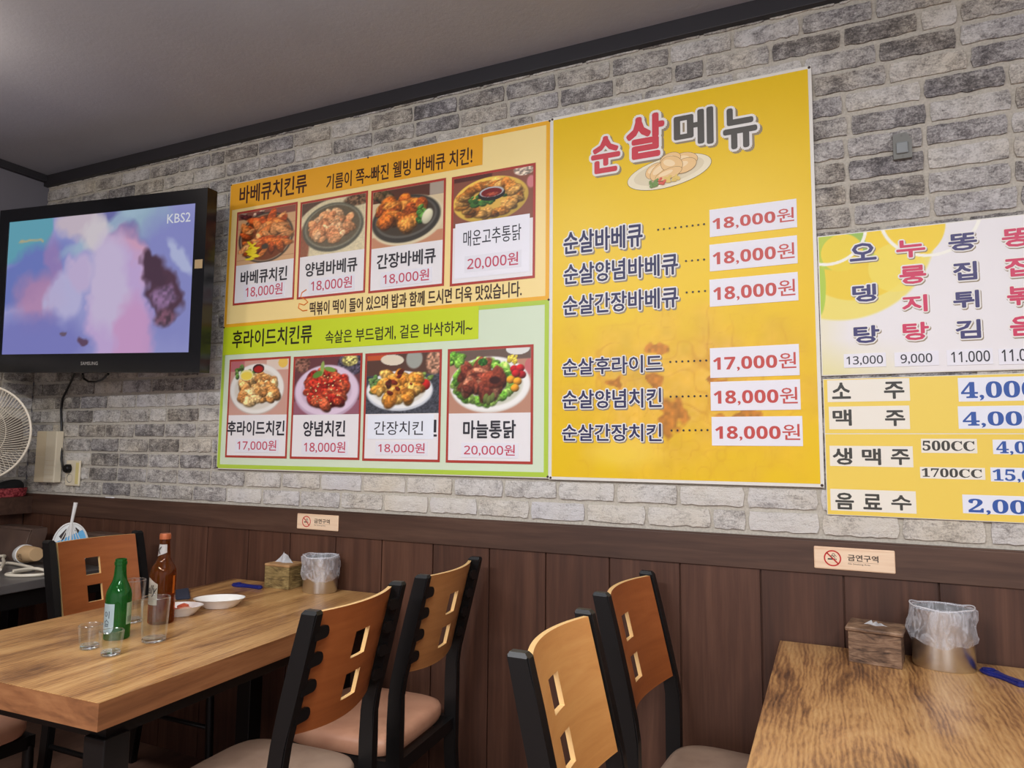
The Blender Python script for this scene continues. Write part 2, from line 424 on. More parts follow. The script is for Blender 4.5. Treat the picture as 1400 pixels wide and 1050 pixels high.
# ================================================================== THE ROOM
M['lightwall'] = mat('pale_wall_paint', (214, 214, 220), .85)
XL, XR, YF, YB = -3.684, 2.3, -5.0, 0.0
struct('floor', B(XL - .15, XR + .15, YF - .15, YB + .15, -0.12, 0.0), M['floor'])
struct('ceiling', B(XL - .15, XR + .15, YF - .15, YB + .15, CEIL, CEIL + 0.12), M['ceiling'])
RAILT, RAILB = 1.027, 0.932
PITCH = 0.0677
def brick_wall(name, u0, u1, z0, z1, place, phases, seed, skip=()):
    """mortar bed plus individually chipped bricks, one surface; place(u, d, z) puts a point d in front of the wall"""
    rnd = random.Random(seed); bm = bmesh.new(); lay = bm.loops.layers.float_color.new('tone')
    quad = [place(u0, 0, z0), place(u1, 0, z0), place(u1, 0, z1), place(u0, 0, z1)]
    f = bm.faces.new([bm.verts.new(p) for p in quad]); f.material_index = 1
    k = 0
    while True:
        zb = 1.040 + k * PITCH; zt = zb + PITCH - 0.0125
        if zb > z1 - .02: break
        ph = phases[k % 2]; i0 = int((u0 - ph) / 0.198) - 1
        cur = ph + i0 * 0.198
        while cur < u1:
            xa, xb = cur + 0.0055, cur + 0.198 - 0.0055
            if rnd.random() < 0.05: xb = cur + 0.099 - 0.0055 + rnd.uniform(-.012, .012)
            nxt = xb + 0.0055
            a, b = max(xa, u0), min(xb, u1); top = min(zt, z1 - .001)
            if b - a > 0.02:
                r, g = rnd.random(), rnd.random()
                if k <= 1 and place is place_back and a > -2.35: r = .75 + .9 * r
                nx = max(2, int((b - a) / 0.016)); nz = 3; dep = 0.0070 + rnd.uniform(-.001, .0010)
                chip = rnd.random()
                G = []
                for j in range(nz + 1):
                    row = []
                    for i in range(nx + 1):
                        u = a + (b - a) * i / nx; z = zb + (top - zb) * j / nz
                        if j == 0: z += rnd.uniform(-.0018, .0022) + (rnd.uniform(0, .004) if chip < .35 else 0)
                        elif j == nz: z += rnd.uniform(-.002, .0012)
                        if i in (0, nx): u += rnd.uniform(-.0018, .0018)
                        if i in (0, nx) and j in (0, nz): u += .003 if i == 0 else -.003
                        row.append(bm.verts.new(place(u, dep + rnd.uniform(-.0012, .0012) - (.0012 if j in (0, nz) or i in (0, nx) else 0), z)))
                    G.append(row)
                fs = [bm.faces.new((G[j][i], G[j][i + 1], G[j + 1][i + 1], G[j + 1][i])) for j in range(nz) for i in range(nx)]
                ring = G[0][:] + [G[j][-1] for j in range(1, nz + 1)] + G[-1][-2::-1] + [G[j][0] for j in range(nz - 1, 0, -1)]
                back = []
                for vv in ring:
                    p = vv.co; back.append(bm.verts.new(backpt(place, p)))
                n = len(ring)
                for q in range(n):
                    fs.append(bm.faces.new((ring[q], back[q], back[(q + 1) % n], ring[(q + 1) % n])))
                for f in fs:
                    f.material_index = 0
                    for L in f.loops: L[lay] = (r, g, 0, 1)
            cur = nxt
        k += 1
    bmesh.ops.recalc_face_normals(bm, faces=bm.faces[:])
    return bm
def place_back(u, d, z): return (u, YB - d, z)
def place_left(u, d, z): return (XL + d, u, z)
def backpt(place, p):
    return (p.x, YB + .0005, p.z) if place is place_back else (XL - .0005, p.y, p.z)
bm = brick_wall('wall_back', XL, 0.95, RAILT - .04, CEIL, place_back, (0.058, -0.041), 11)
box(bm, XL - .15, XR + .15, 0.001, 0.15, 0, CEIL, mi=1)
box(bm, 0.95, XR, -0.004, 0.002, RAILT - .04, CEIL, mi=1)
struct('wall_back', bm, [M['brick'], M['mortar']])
bm = brick_wall('wall_left', -2.2, -0.008, RAILT - .04, 1.70, place_left, (-0.06, -0.159), 23)
box(bm, XL - .15, XL - .001, YF, 0, 0, CEIL, mi=2)
struct('wall_left', bm, [M['brick'], M['mortar'], M['greywall']])
struct('wall_right', B(XR, XR + .15, YF, 0, 0, CEIL), M['lightwall'])
struct('wall_front', B(XL - .15, XR + .15, YF - .15, YF, 0, CEIL), M['lightwall'])
struct('trim_1', B(XL, XR, -0.03, 0.0, 2.603, CEIL, .002), M['beam'])
struct('trim_2', B(XL, XL + .025, YF, -0.03, 2.622, CEIL, .002), M['beam'])

# walnut boards of the wainscot and the wide rail with its thin ledge
GR = [-3.684, -3.52, -3.30, -3.071, -2.86, -2.64, -2.408, -2.178, -1.959, -1.735, -1.523, -1.304, -1.08, -0.872, -0.655, -0.434, -0.203, 0.014, 0.24, 0.46, 0.68, 0.90, 1.12, 1.34, 1.56, 1.78, 2.0, 2.3]
bm = bmesh.new(); lay = bm.loops.layers.float_color.new('tone'); rnd = random.Random(5)
box(bm, XL, XR, -0.002, 0.001, 0.0, RAILB + .01)
for a, b in zip(GR[:-1], GR[1:]):
    n0 = len(bm.faces); box(bm, a + .0022, b - .0022, -0.0105, -0.001, 0.0, RAILB + .004, .0012)
    bm.faces.ensure_lookup_table(); r = rnd.random()
    for f in bm.faces[n0:]:
        for L in f.loops: L[lay] = (r, r, r, 1)
struct('trim_3', bm, M['panel'])
bm = bmesh.new(); box(bm, XL, XR, -0.0165, 0.0, RAILB, RAILT - .004, .0015); box(bm, XL, XR, -0.0145, 0.0, RAILT - .004, RAILT, .001)
struct('trim_4', bm, M['rail'])
bm = bmesh.new(); lay = bm.loops.layers.float_color.new('tone')
y = -0.012
while y > -3.0:
    n0 = len(bm.faces); box(bm, XL, XL + .010, y - .216, y - .003, 0.0, RAILB + .004, .0012); bm.faces.ensure_lookup_table(); r = rnd.random()
    for f in bm.faces[n0:]:
        for L in f.loops: L[lay] = (r, r, r, 1)
    y -= .22
struct('trim_5', bm, M['panel'])
struct('trim_6', B(XL, XL + .085, -3.0, -0.0165, RAILB, RAILT - .012, .002), M['rail'])

# ================================================================== MENU BOARDS
YP = -0.0135            # front of the boards
def PX(px0, py0, px1, py1, Y=YP):
    a, b = W(px0, py0, Y), W(px1, py1, Y); return (a.x, b.z, b.x, a.z)
def lift(k): return YP - 0.0004 * k
def price_label(parent, off, R4, text, T4, lev=3, ink='brick', hand=None, bold=0.018, paper='label', fnt=sans):
    bm = B(R4[0] - off[0], R4[2] - off[0], lift(lev + 2) - off[1], lift(0) - off[1] + .0002, R4[1] - off[2], R4[3] - off[2])
    p = obj('price_label', bm, ink_of(paper), parent)
    lettering('price_lettering', fnt(text), T4, lift(lev + 3), ink, p, off, bold)
    return p
def board_panel(parent, off, R4, edge=0.0):
    bm = B(R4[0] - off[0] - edge, R4[2] - off[0] + edge, YP - off[1], YP + .003 - off[1], R4[1] - off[2] - edge, R4[3] - off[2] + edge, .001)
    return obj('backing_panel', bm, M['alu'], parent)
def screws(parent, off, pts):
    for p in pts:
        bm = bmesh.new(); lathe(bm, [(0, -.003), (.003, -.0026), (.0042, 0)], 12)
        bmesh.ops.rotate(bm, verts=bm.verts, cent=(0, 0, 0), matrix=Matrix.Rotation(PI / 2, 3, 'X'))
        for v in bm.verts: v.co.y = -abs(v.co.y)
        bmesh.ops.translate(bm, verts=bm.verts, vec=(p[0] - off[0], YP - off[1], p[1] - off[2]))
        obj('screw', bm, M['screwm'], parent)

# ---------------------------------------------------------------- 1. picture menu (wide board with eight dish pictures)
a, b = W(315.5, 247, YP), W(751, 654.3, YP)
BR = (a.x, b.z, b.x, W(751, 163.3, YP).z)
o = (a.x, -0.0105, b.z)
board = thing('menu_board', 'wide menu board with eight framed dish pictures in two rows on the brick wall', 'menu board', o)
board_panel(board, o, BR)
zmid = W(530, 433, YP).z
zmid = (W(307, 443, YP).z + W(740, 417, YP).z) / 2
def flat(name, R4, y, ink, parent, off):
    bm = bmesh.new(); rect(bm, R4[0] - off[0], R4[1] - off[2], R4[2] - off[0], R4[3] - off[2], y - off[1]); return obj(name, bm, ink_of(ink), parent)
def frame_print(name, R4, w, y, ink, parent, off):
    bm = bmesh.new(); x0, z0, x1, z1 = R4[0] - off[0], R4[1] - off[2], R4[2] - off[0], R4[3] - off[2]; yy = y - off[1]
    rect(bm, x0, z0, x1, z0 + w, yy); rect(bm, x0, z1 - w, x1, z1, yy); rect(bm, x0, z0 + w, x0 + w, z1 - w, yy); rect(bm, x1 - w, z0 + w, x1, z1 - w, yy)
    return obj(name, bm, ink_of(ink), parent)
E_ = .004
upR = (BR[0] + E_, zmid, BR[2] - E_, BR[3] - E_); loR = (BR[0] + E_, BR[1] + E_, BR[2] - E_, zmid)
up = flat('cream_print', upR, lift(1), (248, 222, 150), board, o)
frame_print('orange_border', upR, .014, lift(2), (240, 176, 40), up, o)
lo = flat('mint_print', loR, lift(1), (214, 228, 200), board, o)
frame_print('lime_border', loR, .016, lift(2), (178, 206, 70), lo, o)
zb1 = (W(317, 286, YP).z + W(659, 227.5, YP).z) / 2; xb = W(660, 210, YP).x
band = flat('orange_band', (BR[0] + E_, zb1, xb, BR[3] - E_), lift(3), (238, 170, 36), board, o)
zb2 = (W(306, 484, YP).z + W(654, 465.6, YP).z) / 2; xb2 = W(654.5, 440, YP).x
band2 = flat('lime_band', (BR[0] + E_, zb2, xb2, zmid), lift(3), (200, 218, 40), board, o)
lettering('heading_lettering', '바베큐치킨류', PX(328.5, 255.5, 419.5, 263), lift(4), (62, 20, 16), band, o, .018)
lettering('slogan_lettering', '기름이 쪽~빠진 웰빙 바베큐 치킨!', PX(447, 239.5, 646, 224), lift(4), (58, 26, 20), band, o, .014)
lettering('heading_lettering', '후라이드치킨류', PX(318.5, 452.5, 426.7, 469), lift(4), (44, 40, 20), band2, o, .018)
lettering('slogan_lettering', '속살은 부드럽게, 겉은 바삭하게~', PX(445.4, 452.5, 646, 457.5), lift(4), (48, 46, 24), band2, o, .012)
lettering('note_lettering', '떡볶이 떡이 들어 있으며 밥과 함께 드시면 더욱 맛있습니다.', PX(424, 413, 713.5, 405.5), lift(4), (60, 36, 24), up, o, .016)
# orange curl drawn at the start of the note
cu = [(419, 396), (413, 400), (411, 406), (417, 409), (421, 413), (416, 417), (409, 415), (408, 421), (414, 425), (420, 424)]
bm = bmesh.new(); pp = [W(x, y, lift(4)) for x, y in cu]
tube(bm, [(p.x - o[0], p.y - o[1], p.z - o[2]) for p in pp], .0022, 6); obj('curl_drawing', bm, INK['orange'], up)

def dish1():
    p = Paint(84, 92, (214, 170, 124), 3)
    for i in range(5): p.box(0, .1 + .2 * i, 1, .115 + .2 * i, (150, 84, 60))
    p.box(0, 0, 1, .14, (120, 62, 56), .8); p.pile(14, .2, .06, .3, .06, .03, .06, [(180, 150, 130), (90, 40, 40)])
    p.ell(.5, .53, .47, .47, (66, 54, 46)); p.ell(.5, .53, .44, .44, (176, 156, 130)); p.ell(.5, .53, .42, .425, (120, 62, 34))
    p.pile(46, .5, .48, .36, .34, .06, .12, [(212, 104, 40), (226, 130, 62), (192, 84, 34), (222, 150, 90)], .4, .25, 3.0)
    for i in range(9): p.ell(.24 + .03 * (i % 4), .62 + .035 * i, .085, .02, (244, 222, 40), (-.7) ** i * .9, .3)
    p.ell(.27, .76, .09, .06, (238, 214, 44), .3, .3, .9); p.ell(.5, .7, .06, .05, (70, 60, 50), 0, .4); return p
def dish2():
    p = Paint(92, 84, (222, 208, 168), 4); p.box(0, 0, 1, .3, (96, 72, 60)); p.ell(.5, .5, .6, .5, (222, 208, 168), -.2, .05)
    p.ell(.86, .1, .2, .1, (110, 84, 62), 0, .3, 1, 0, .5); p.ell(.04, .8, .1, .35, (150, 90, 64), 0, .3)
    p.ell(.5, .52, .47, .44, (88, 86, 74)); p.ell(.5, .5, .44, .40, (132, 128, 108)); p.ell(.5, .5, .41, .37, (104, 92, 72))
    p.pile(60, .48, .5, .3, .26, .05, .1, [(226, 160, 108), (236, 184, 134), (214, 140, 92)], .3, .25, 1.6); p.grain(.06); return p
def dish3():
    p = Paint(92, 84, (222, 200, 160), 5); p.box(0, 0, 1, .22, (92, 56, 44)); p.pile(18, .15, .1, .14, .1, .03, .07, [(120, 90, 60), (70, 60, 40)]); p.box(.8, 0, 1, .22, (196, 186, 168), .8)
    p.box(0, .8, 1, 1, (200, 140, 106)); p.ell(.5, .58, .52, .42, (226, 210, 172), -.1)
    p.ell(.48, .55, .48, .40, (62, 58, 52), -.1); p.ell(.48, .53, .43, .34, (98, 94, 86), -.1); p.ell(.48, .52, .40, .31, (70, 60, 50), -.1)
    p.pile(44, .42, .42, .3, .26, .07, .13, [(190, 98, 32), (206, 122, 46), (160, 74, 28), (216, 140, 60)], .55, .35, 1.3)
    p.pile(16, .70, .52, .06, .14, .03, .05, [(60, 110, 50), (90, 140, 60)]); p.ell(.78, .56, .07, .13, (232, 226, 190), .3, .2, 1, .2); return p
def dish4():
    p = Paint(100, 92, (140, 84, 66), 6); p.box(0, 0, .5, .1, (90, 50, 44)); p.ell(.88, .06, .12, .1, (200, 180, 160), .2, .2, 1, 0, .5); p.ell(.97, .3, .05, .12, (210, 130, 130), 0, .3)
    p.ell(.47, .52, .47, .44, (238, 196, 84), -.1, .03, 1, .15); p.ell(.47, .5, .40, .36, (226, 180, 80), -.1)
    for i in range(26):
        t = 2 * PI * i / 26; p.pile(2, .46 + .33 * math.cos(t), .5 + .29 * math.sin(t), .03, .03, .07, .1, [(206, 136, 58), (190, 116, 46), (222, 164, 84)], .5, .3, 1.8)
    p.pile(20, .4, .5, .26, .14, .02, .05, [(60, 104, 44), (84, 130, 56)])
    p.ell(.49, .42, .17, .13, (40, 34, 32)); p.ell(.49, .38, .15, .10, (190, 190, 190), 0, .05); p.ell(.49, .39, .13, .085, (120, 26, 24), 0, .1); p.ell(.5, .42, .08, .03, (190, 90, 60), 0, .4, .8, 0, .4); return p
def dish5():
    p = Paint(92, 92, (206, 158, 142), 7); p.box(0, 0, .25, .2, (190, 110, 116)); p.box(.62, 0, 1, .2, (226, 206, 190)); p.ell(.9, .07, .08, .09, (236, 196, 90))
    p.ell(.47, .53, .46, .46, (196, 186, 176)); p.ell(.47, .52, .455, .45, (238, 234, 226)); p.ell(.47, .53, .38, .37, (222, 214, 200), 0, .1)
    p.pile(14, .27, .24, .18, .14, .03, .06, [(120, 150, 80), (90, 130, 60)])
    p.pile(64, .5, .56, .31, .28, .05, .1, [(222, 172, 106), (206, 148, 84), (236, 196, 134), (190, 130, 72)], .5, .35, 1.5)
    p.ell(.29, .27, .115, .1, (236, 226, 150)); p.ell(.29, .28, .095, .075, (240, 214, 84), 0, .1); p.ell(.49, .16, .1, .085, (70, 36, 36)); p.ell(.49, .17, .075, .06, (170, 40, 34), 0, .1); return p
def dish6():
    p = Paint(92, 84, (108, 62, 66), 8); p.ell(.12, .1, .12, .16, (130, 90, 76), 0, .2, 1, 0, .5); p.ell(.86, .14, .2, .2, (84, 76, 92), 0, .1, 1, 0, .6); p.ell(.84, .08, .12, .1, (196, 184, 110), 0, .2, 1, 0, .6)
    p.box(0, .75, 1, 1, (170, 110, 130), .7)
    p.ell(.5, .6, .49, .46, (196, 168, 190)); p.ell(.5, .58, .47, .43, (226, 204, 222)); p.ell(.5, .6, .38, .32, (206, 180, 200), 0, .1)
    p.pile(60, .49, .56, .29, .3, .06, .12, [(172, 48, 34), (196, 74, 46), (140, 32, 26), (206, 96, 60)], .55, .4, 1.5)
    p.pile(30, .49, .56, .28, .28, .008, .014, [(240, 214, 150)], .1, 0, 1.2); p.ell(.43, .2, .03, .13, (150, 176, 90), .1, .2); p.ell(.55, .22, .09, .04, (120, 156, 70), .3, .3); p.ell(.36, .3, .08, .05, (96, 140, 60), -.5, .3); return p
def dish7():
    p = Paint(96, 84, (70, 72, 80), 9); p.grain(.3); p.box(0, 0, 1, .36, (92, 64, 54)); p.box(0, 0, .3, .1, (200, 90, 50)); p.ell(.36, .1, .16, .09, (226, 214, 190), .1); p.ell(.66, .1, .11, .16, (180, 190, 180), 0, .2, .8); p.ell(.92, .16, .1, .2, (200, 150, 120), 0, .3, .8, 0, .5)
    p.ell(.46, .62, .455, .33, (206, 210, 216)); p.ell(.46, .60, .44, .31, (240, 240, 238)); p.ell(.46, .6, .36, .25, (220, 214, 200), 0, .1)
    p.pile(14, .12, .52, .07, .13, .03, .05, [(110, 140, 80), (80, 120, 60)]); p.pile(10, .8, .44, .08, .08, .03, .05, [(130, 160, 80)]); p.ell(.81, .53, .07, .09, (206, 40, 36), 0, .15, 1, .4)
    p.pile(50, .46, .54, .30, .27, .06, .11, [(222, 156, 64), (200, 126, 48), (236, 182, 92)], .5, .3, 1.6); p.pile(10, .46, .5, .2, .2, .02, .05, [(70, 34, 26), (110, 40, 26)], .2); return p
def dish8():
    p = Paint(104, 84, (190, 140, 116), 10); p.box(0, 0, 1, .18, (110, 90, 80)); p.pile(20, .08, .14, .1, .1, .03, .06, [(130, 180, 70), (90, 150, 50)]); p.ell(.84, .02, .14, .09, (226, 226, 220)); p.ell(.97, .3, .05, .12, (200, 110, 110))
    p.ell(.5, .56, .485, .43, (226, 222, 214)); p.ell(.5, .54, .48, .42, (244, 242, 236)); p.ell(.5, .55, .40, .34, (206, 206, 186), 0, .1)
    for i in range(30):
        t = 2 * PI * i / 30; p.pile(2, .44 + .35 * math.cos(t), .52 + .3 * math.sin(t), .03, .03, .04, .08, [(128, 186, 66), (164, 206, 96), (98, 156, 50)], .4, .3)
    p.pile(46, .42, .46, .26, .24, .07, .13, [(168, 92, 66), (146, 70, 50), (190, 124, 94), (120, 54, 40)], .5, .3, 2.2)
    p.ell(.56, .48, .15, .14, (150, 66, 44), 0, .2, 1, .5, .2); p.ell(.57, .49, .07, .06, (60, 26, 22), 0, .4)
    p.ell(.42, .2, .06, .06, (50, 110, 40), 0, .2, 1, .2, .5); p.pile(14, .78, .17, .06, .06, .02, .03, [(244, 216, 80)], .2)
    for x, y, c in ((.8, .33, (180, 26, 34)), (.87, .32, (196, 34, 40)), (.89, .42, (170, 24, 32)), (.82, .4, (190, 30, 38))): p.ell(x, y, .05, .06, c, 0, .2, 1, .5)
    for x, y in ((.76, .49), (.84, .52), (.81, .62)): p.ell(x, y, .05, .06, (238, 160, 40), 0, .2, 1, .5)
    for x, y in ((.46, .77), (.5, .8), (.54, .76)): p.ell(x, y, .03, .08, (108, 120, 60), .2, .2, 1, .4)
    return p
F = [  # TL, BR of the frame, y of the picture's bottom at its left / right edge, dish, name, name px rect, price, price px rect
 ((324.7, 290.7), (402.0, 409.3), ((323.3, 362.7), (403.3, 354)), dish1, '바베큐치킨', (330, 371.5, 392.7, 382.7), '18,000원', (336.7, 392, 386.5, 403), 'rose'),
 ((411.3, 277.0), (499.3, 400.0), ((411, 351), (502, 341)), dish2, '양념바베큐', (418, 360, 488.7, 370.7), '18,000원', (426, 383.5, 481.5, 394), 'rose'),
 ((508.0, 261.3), (607.2, 390.7), ((507.5, 340), (608.8, 328.5)), dish3, '간장바베큐', (516, 348.5, 596, 359.5), '18,000원', (524.5, 374.5, 587, 384), 'rose'),
 ((618.1, 242.7), (731.5, 380.0), ((618, 312), (731, 298)), dish4, '매운고추통닭', (634, 316.5, 712.8, 328), '20,000원', (639.5, 352.5, 708.8, 363), 'rose'),
 ((314.5, 492.0), (392.2, 626.9), ((310, 567.4), (394, 567)), dish5, '후라이드치킨', (311.7, 575.6, 389, 595.5), '17,000원', (325.4, 601.7, 378, 617), 'rose'),
 ((402.0, 488.0), (491.6, 629.0), ((398, 567), (493, 566.5)), dish6, '양념치킨', (415.3, 575.4, 472, 597), '18,000원', (416.4, 603.5, 472.4, 620), 'rose'),
 ((499.9, 483.5), (601.5, 632.0), ((497, 565.5), (602, 565.5)), dish7, '간장치킨', (512.3, 576.2, 578.7, 594.8), '18,000원', (517.7, 605.6, 581, 620.5), 'rose'),
 ((612.6, 477.5), (728.5, 634.8), ((611, 564.7), (729, 564.7)), dish8, '마늘통닭', (633.7, 574.8, 705.5, 599.6), '20,000원', (635, 607.6, 704.3, 624), 'rose')]
for i, (tl, br, ln, dish, nm, nr, pr, prr, ink) in enumerate(F):
    R4 = PX(*tl, *br); zc = (W(*ln[0], YP).z + W(*ln[1], YP).z) / 2
    fr = frame_print('dish_frame', R4, .009, lift(4), (176, 62, 52), board, o)
    inn = (R4[0] + .009, R4[1] + .009, R4[2] - .009, R4[3] - .009)
    flat('name_panel', (inn[0], inn[1], inn[2], zc), lift(3), (236, 232, 232), fr, o)
    P_ = dish(); grid_picture('dish_picture', (inn[0], zc, inn[2], inn[3]), lift(3), P_.a, M['print'], fr, o)
    if i == 3:
        pa = PX(623, 306.7, 724, 371); flat('name_paper', pa, lift(5), (240, 238, 244), fr, o)
    if i == 6:
        flat('name_paper', PX(503.5, 567.5, 593, 600.5), lift(5), (234, 238, 246), fr, o)
        lettering('name_lettering', '킨', PX(573, 574, 597.5, 597), lift(4), 'dark', fr, o, .03)
    lettering('name_lettering', nm, PX(*nr), lift(6), 'dark', fr, o, .004 if i in (3, 6) else .022)
    q = PX(*prr); g = .006
    price_label(fr, o, (q[0] - .012, q[1] - g, q[2] + .012, q[3] + g), pr, q, 4, ink, bold=.012)
x0, z0, x1, z1 = BR; i_ = .006
screws(board, o, [(x0 + i_, z1 - i_), (x1 - i_, z1 - i_), (x0 + i_, z0 + i_), (x1 - i_, z0 + i_), ((x0 + x1) / 2 - .02, z1 - i_), (x1 - i_, zmid), (x0 + i_, zmid)])

# ---------------------------------------------------------------- 2. yellow boneless menu
BR = (W(752.8, 400, YP).x, W(940, 661, YP).z, W(1117.5, 380, YP).x, (W(753, 162.5, YP).z + W(1108.5, 88, YP).z) / 2)
BR = (W(753, 162.5, YP).x, (W(750.5, 655, YP).z + W(1128, 667.3, YP).z) / 2, W(1109, 87.5, YP).x, BR[3])
o = (BR[0], -0.0105, BR[1])
yb = thing('menu_board', 'tall bright yellow menu board with six white price strips and a drawn plate', 'menu board', o)
board_panel(yb, o, BR)
p = Paint(180, 270, (234, 193, 14), 31)
p.ell(.45, .36, .6, .26, (244, 206, 40), 0, .9, .5); p.box(0, .0, 1, .2, (226, 174, 24), .25, .2)
nz = .6 * p.noise(18) + .4 * p.noise(7); msk = np.clip(1.25 - np.sqrt(((p.X - .52) / .5) ** 2 + ((p.Y - .77) / .2) ** 2) - .5 * (p.noise(14) - .5), 0, .8)
ch = np.array([240, 186, 62.]) * (1.04 - nz[..., None] * .2) + np.array([8, 10, 26.]) * p.noise(3)[..., None]
p.a = p.a * (1 - msk[..., None]) + ch * msk[..., None]
for cell, st in ((12, .45), (6, .35)):
    vein = np.clip(1 - np.abs(p.noise(cell) - .5) * 18, 0, 1) * np.clip(p.noise(20) * 1.6 - .3, 0, 1) * msk * st; p.a = p.a * (1 - vein[..., None]) + np.array([190, 112, 28.]) * vein[..., None]
wx, wy = p.X.copy(), p.Y.copy(); p.X = p.X + .07 * (p.noise(9) - .5) + .03 * (p.noise(4) - .5); p.Y = p.Y + .05 * (p.noise(9) - .5) + .02 * (p.noise(4) - .5)
for x, y, rx, ry in ((.44, .655, .045, .022), (.50, .84, .045, .055), (.42, .74, .022, .018), (.27, .745, .04, .014), (.66, .755, .05, .012), (.73, .85, .07, .014)):
    p.ell(x, y, rx, ry, (188, 116, 40), .2, .35, .85, 0, .18)
p.X, p.Y = wx, wy
p.ell(.30, .93, .14, .04, (246, 212, 90), 0, .8, .6)
mg = .010
grid_picture('yellow_print', (BR[0] + mg, BR[1] + mg, BR[2] - mg, BR[3] - mg), lift(1), p.a, M['print'], yb, o)
HAL = [('halo', .055, 0, 0, .0004), ('shade', .055, .05, -.05, .0008)]
for ch_, r4, ink, sk in (('순', (808.3, 190, 848.3, 233), 'brush', 0), ('살', (856, 162, 909, 212), 'brush', 0), ('메', (921, 155.5, 976, 196), 'brushdark', 0), ('뉴', (988, 150.5, 1036, 199), 'brushdark', 0)):
    lettering('title_lettering', ch_, PX(*r4), lift(5), ink, yb, o, .035, [('halo', .06, 0, 0, .0006), ('shade', .06, .05, -.05, .0012)])
# the drawn plate of chicken
c = W(914, 235.5, YP); rx = (W(972, 228, YP).x - W(857, 242, YP).x) / 2; rz = .049; rot = .12
pl = bmesh.new()
def D(bm, u, v, ru, rv, lev, mi, r2=0.0, n=22):
    cx = c.x + u * math.cos(rot) - v * math.sin(rot); cz = c.z + u * math.sin(rot) + v * math.cos(rot)
    disc(bm, cx - o[0], cz - o[2], ru, rv, lift(lev) - o[1], n, rot + r2, mi)
D(pl, 0, 0, rx + .0015, rz + .0015, 3, 0, n=40); D(pl, 0, 0, rx, rz, 4, 1, n=40); D(pl, 0, .003, rx * .84, rz * .78, 4.5, 2, n=40)
k = 5
for u, v, ru, rv, r2 in [(q[0] * 1.15, q[1] * 1.1 + .002, q[2] * 1.28, q[3] * 1.2, q[4]) for q in ((-.035, .012, .026, .020, .3), (.05, .022, .03, .019, -.2), (.01, .034, .026, .018, .1), (-.02, .006, .03, .021, .5), (.045, .004, .03, .019, .1), (.012, .018, .028, .022, -.5), (.0, -.008, .034, .014, .15))]:
    D(pl, u, v, ru + .0012, rv + .0012, k, 3, r2); D(pl, u, v, ru, rv, k + .5, 4, r2); D(pl, u - ru * .2, v + rv * .25, ru * .55, rv * .4, k + .8, 5, r2); k += 1
rnd = random.Random(4)
for i in range(46):
    u, v = rnd.uniform(-.065, .03), rnd.uniform(-.036, -.016); D(pl, u, v, .005, .004, k + i * .05, 6 + (0 if u < -.035 else 1 if u < -.012 else 2), rnd.random())
obj('plate_drawing', pl, [printcol(x) for x in ((120, 96, 60), (240, 228, 196), (226, 212, 178), (150, 104, 60), (240, 200, 140), (250, 222, 176), (120, 150, 80), (220, 100, 80), (232, 200, 110))], yb)
for s, r4 in (('순살바베큐', (770.7, 318, 879, 336.5)), ('순살양념바베큐', (770.7, 362, 927.3, 375)), ('순살간장바베큐', (770, 405, 927.7, 420)), ('순살후라이드', (769, 490.5, 905.7, 508.6)), ('순살양념치킨', (769, 534, 905, 557)), ('순살간장치킨', (768.6, 580, 905, 603.6))):
    lettering('item_lettering', s, PX(*r4), lift(5), 'navy', yb, o, .02, [('halo', .062, 0, 0, .0006), ('shade', .062, .055, -.07, .0012)])
for n, a, b in ((9, (900, 314.3), (962.7, 306.7)), (4, (938, 357), (962.7, 355)), (4, (939, 400), (964, 398)), (7, (916.6, 494.9), (965.7, 492.9)), (7, (917, 542.3), (966, 541.4)), (7, (918.3, 588.6), (967.4, 588))):
    bm = bmesh.new()
    for i in range(n):
        q = W(a[0] + (b[0] - a[0]) * i / (n - 1), a[1] + (b[1] - a[1]) * i / (n - 1), YP); disc(bm, q.x - o[0], q.z - o[2], .0033, .0033, lift(5) - o[1], 10)
    obj('dotted_leader', bm, INK['black'], yb)
for R_, s, t4 in (((970, 287.3, 1090, 310.7), '18,000원', (974, 297.3, 1086, 303.5)), ((970, 335, 1090.7, 360), '18,000원', (974.3, 343.3, 1086.7, 354)), ((970, 382.7, 1091.7, 410.7), '18,000원', (975, 391, 1087.7, 405)),
                  ((970.6, 476.3, 1093.4, 512.9), '17,000원', (974.9, 486.5, 1089, 504.5)), ((971.4, 522.3, 1095, 560), '18,000원', (975.7, 532, 1090.9, 553)), ((972.9, 570, 1098, 610), '18,000원', (977.7, 580.3, 1094.3, 603))):
    price_label(yb, o, PX(*R_), s, PX(*t4), 3, (196, 76, 70), bold=.008, fnt=sansb)
x0, z0, x1, z1 = BR; i_ = .006
screws(yb, o, [(x0 + i_, z1 - i_), (x1 - i_, z1 - i_), (x0 + i_, z0 + i_), (x1 - i_, z0 + i_)])

# ---------------------------------------------------------------- 3. white, green and yellow board of stews and stir-fries
YP = -0.0115
tl = W(1116, 319.5, YP); bl = W(1122.5, 513.5, YP); zr = W(1400, 508.3, YP).z; zt = W(1400, 297, YP).z
BR = ((tl.x + bl.x) / 2 + .002, (bl.z + zr) / 2 + .002, 0.62, (tl.z + zt) / 2)
o = (BR[0], -0.0085, BR[1])
sb = thing('menu_board', 'white menu board with green and yellow bubbles and upright columns of dish names', 'menu board', o)
board_panel(sb, o, BR)
p = Paint(300, 170, (232, 228, 228), 41); asp = 300 / 170
hh = BR[3] - BR[1]; ww = BR[2] - BR[0]
def uv(px, py):
    q = W(px, py, YP); return ((q.x - BR[0]) / ww, (BR[3] - q.z) / hh)
def circ(px, py, r, col, amt=1.0, soft=.03):
    u, v = uv(px, py); p.ell(u, v, r / ww, r / hh, col, 0, soft, amt)
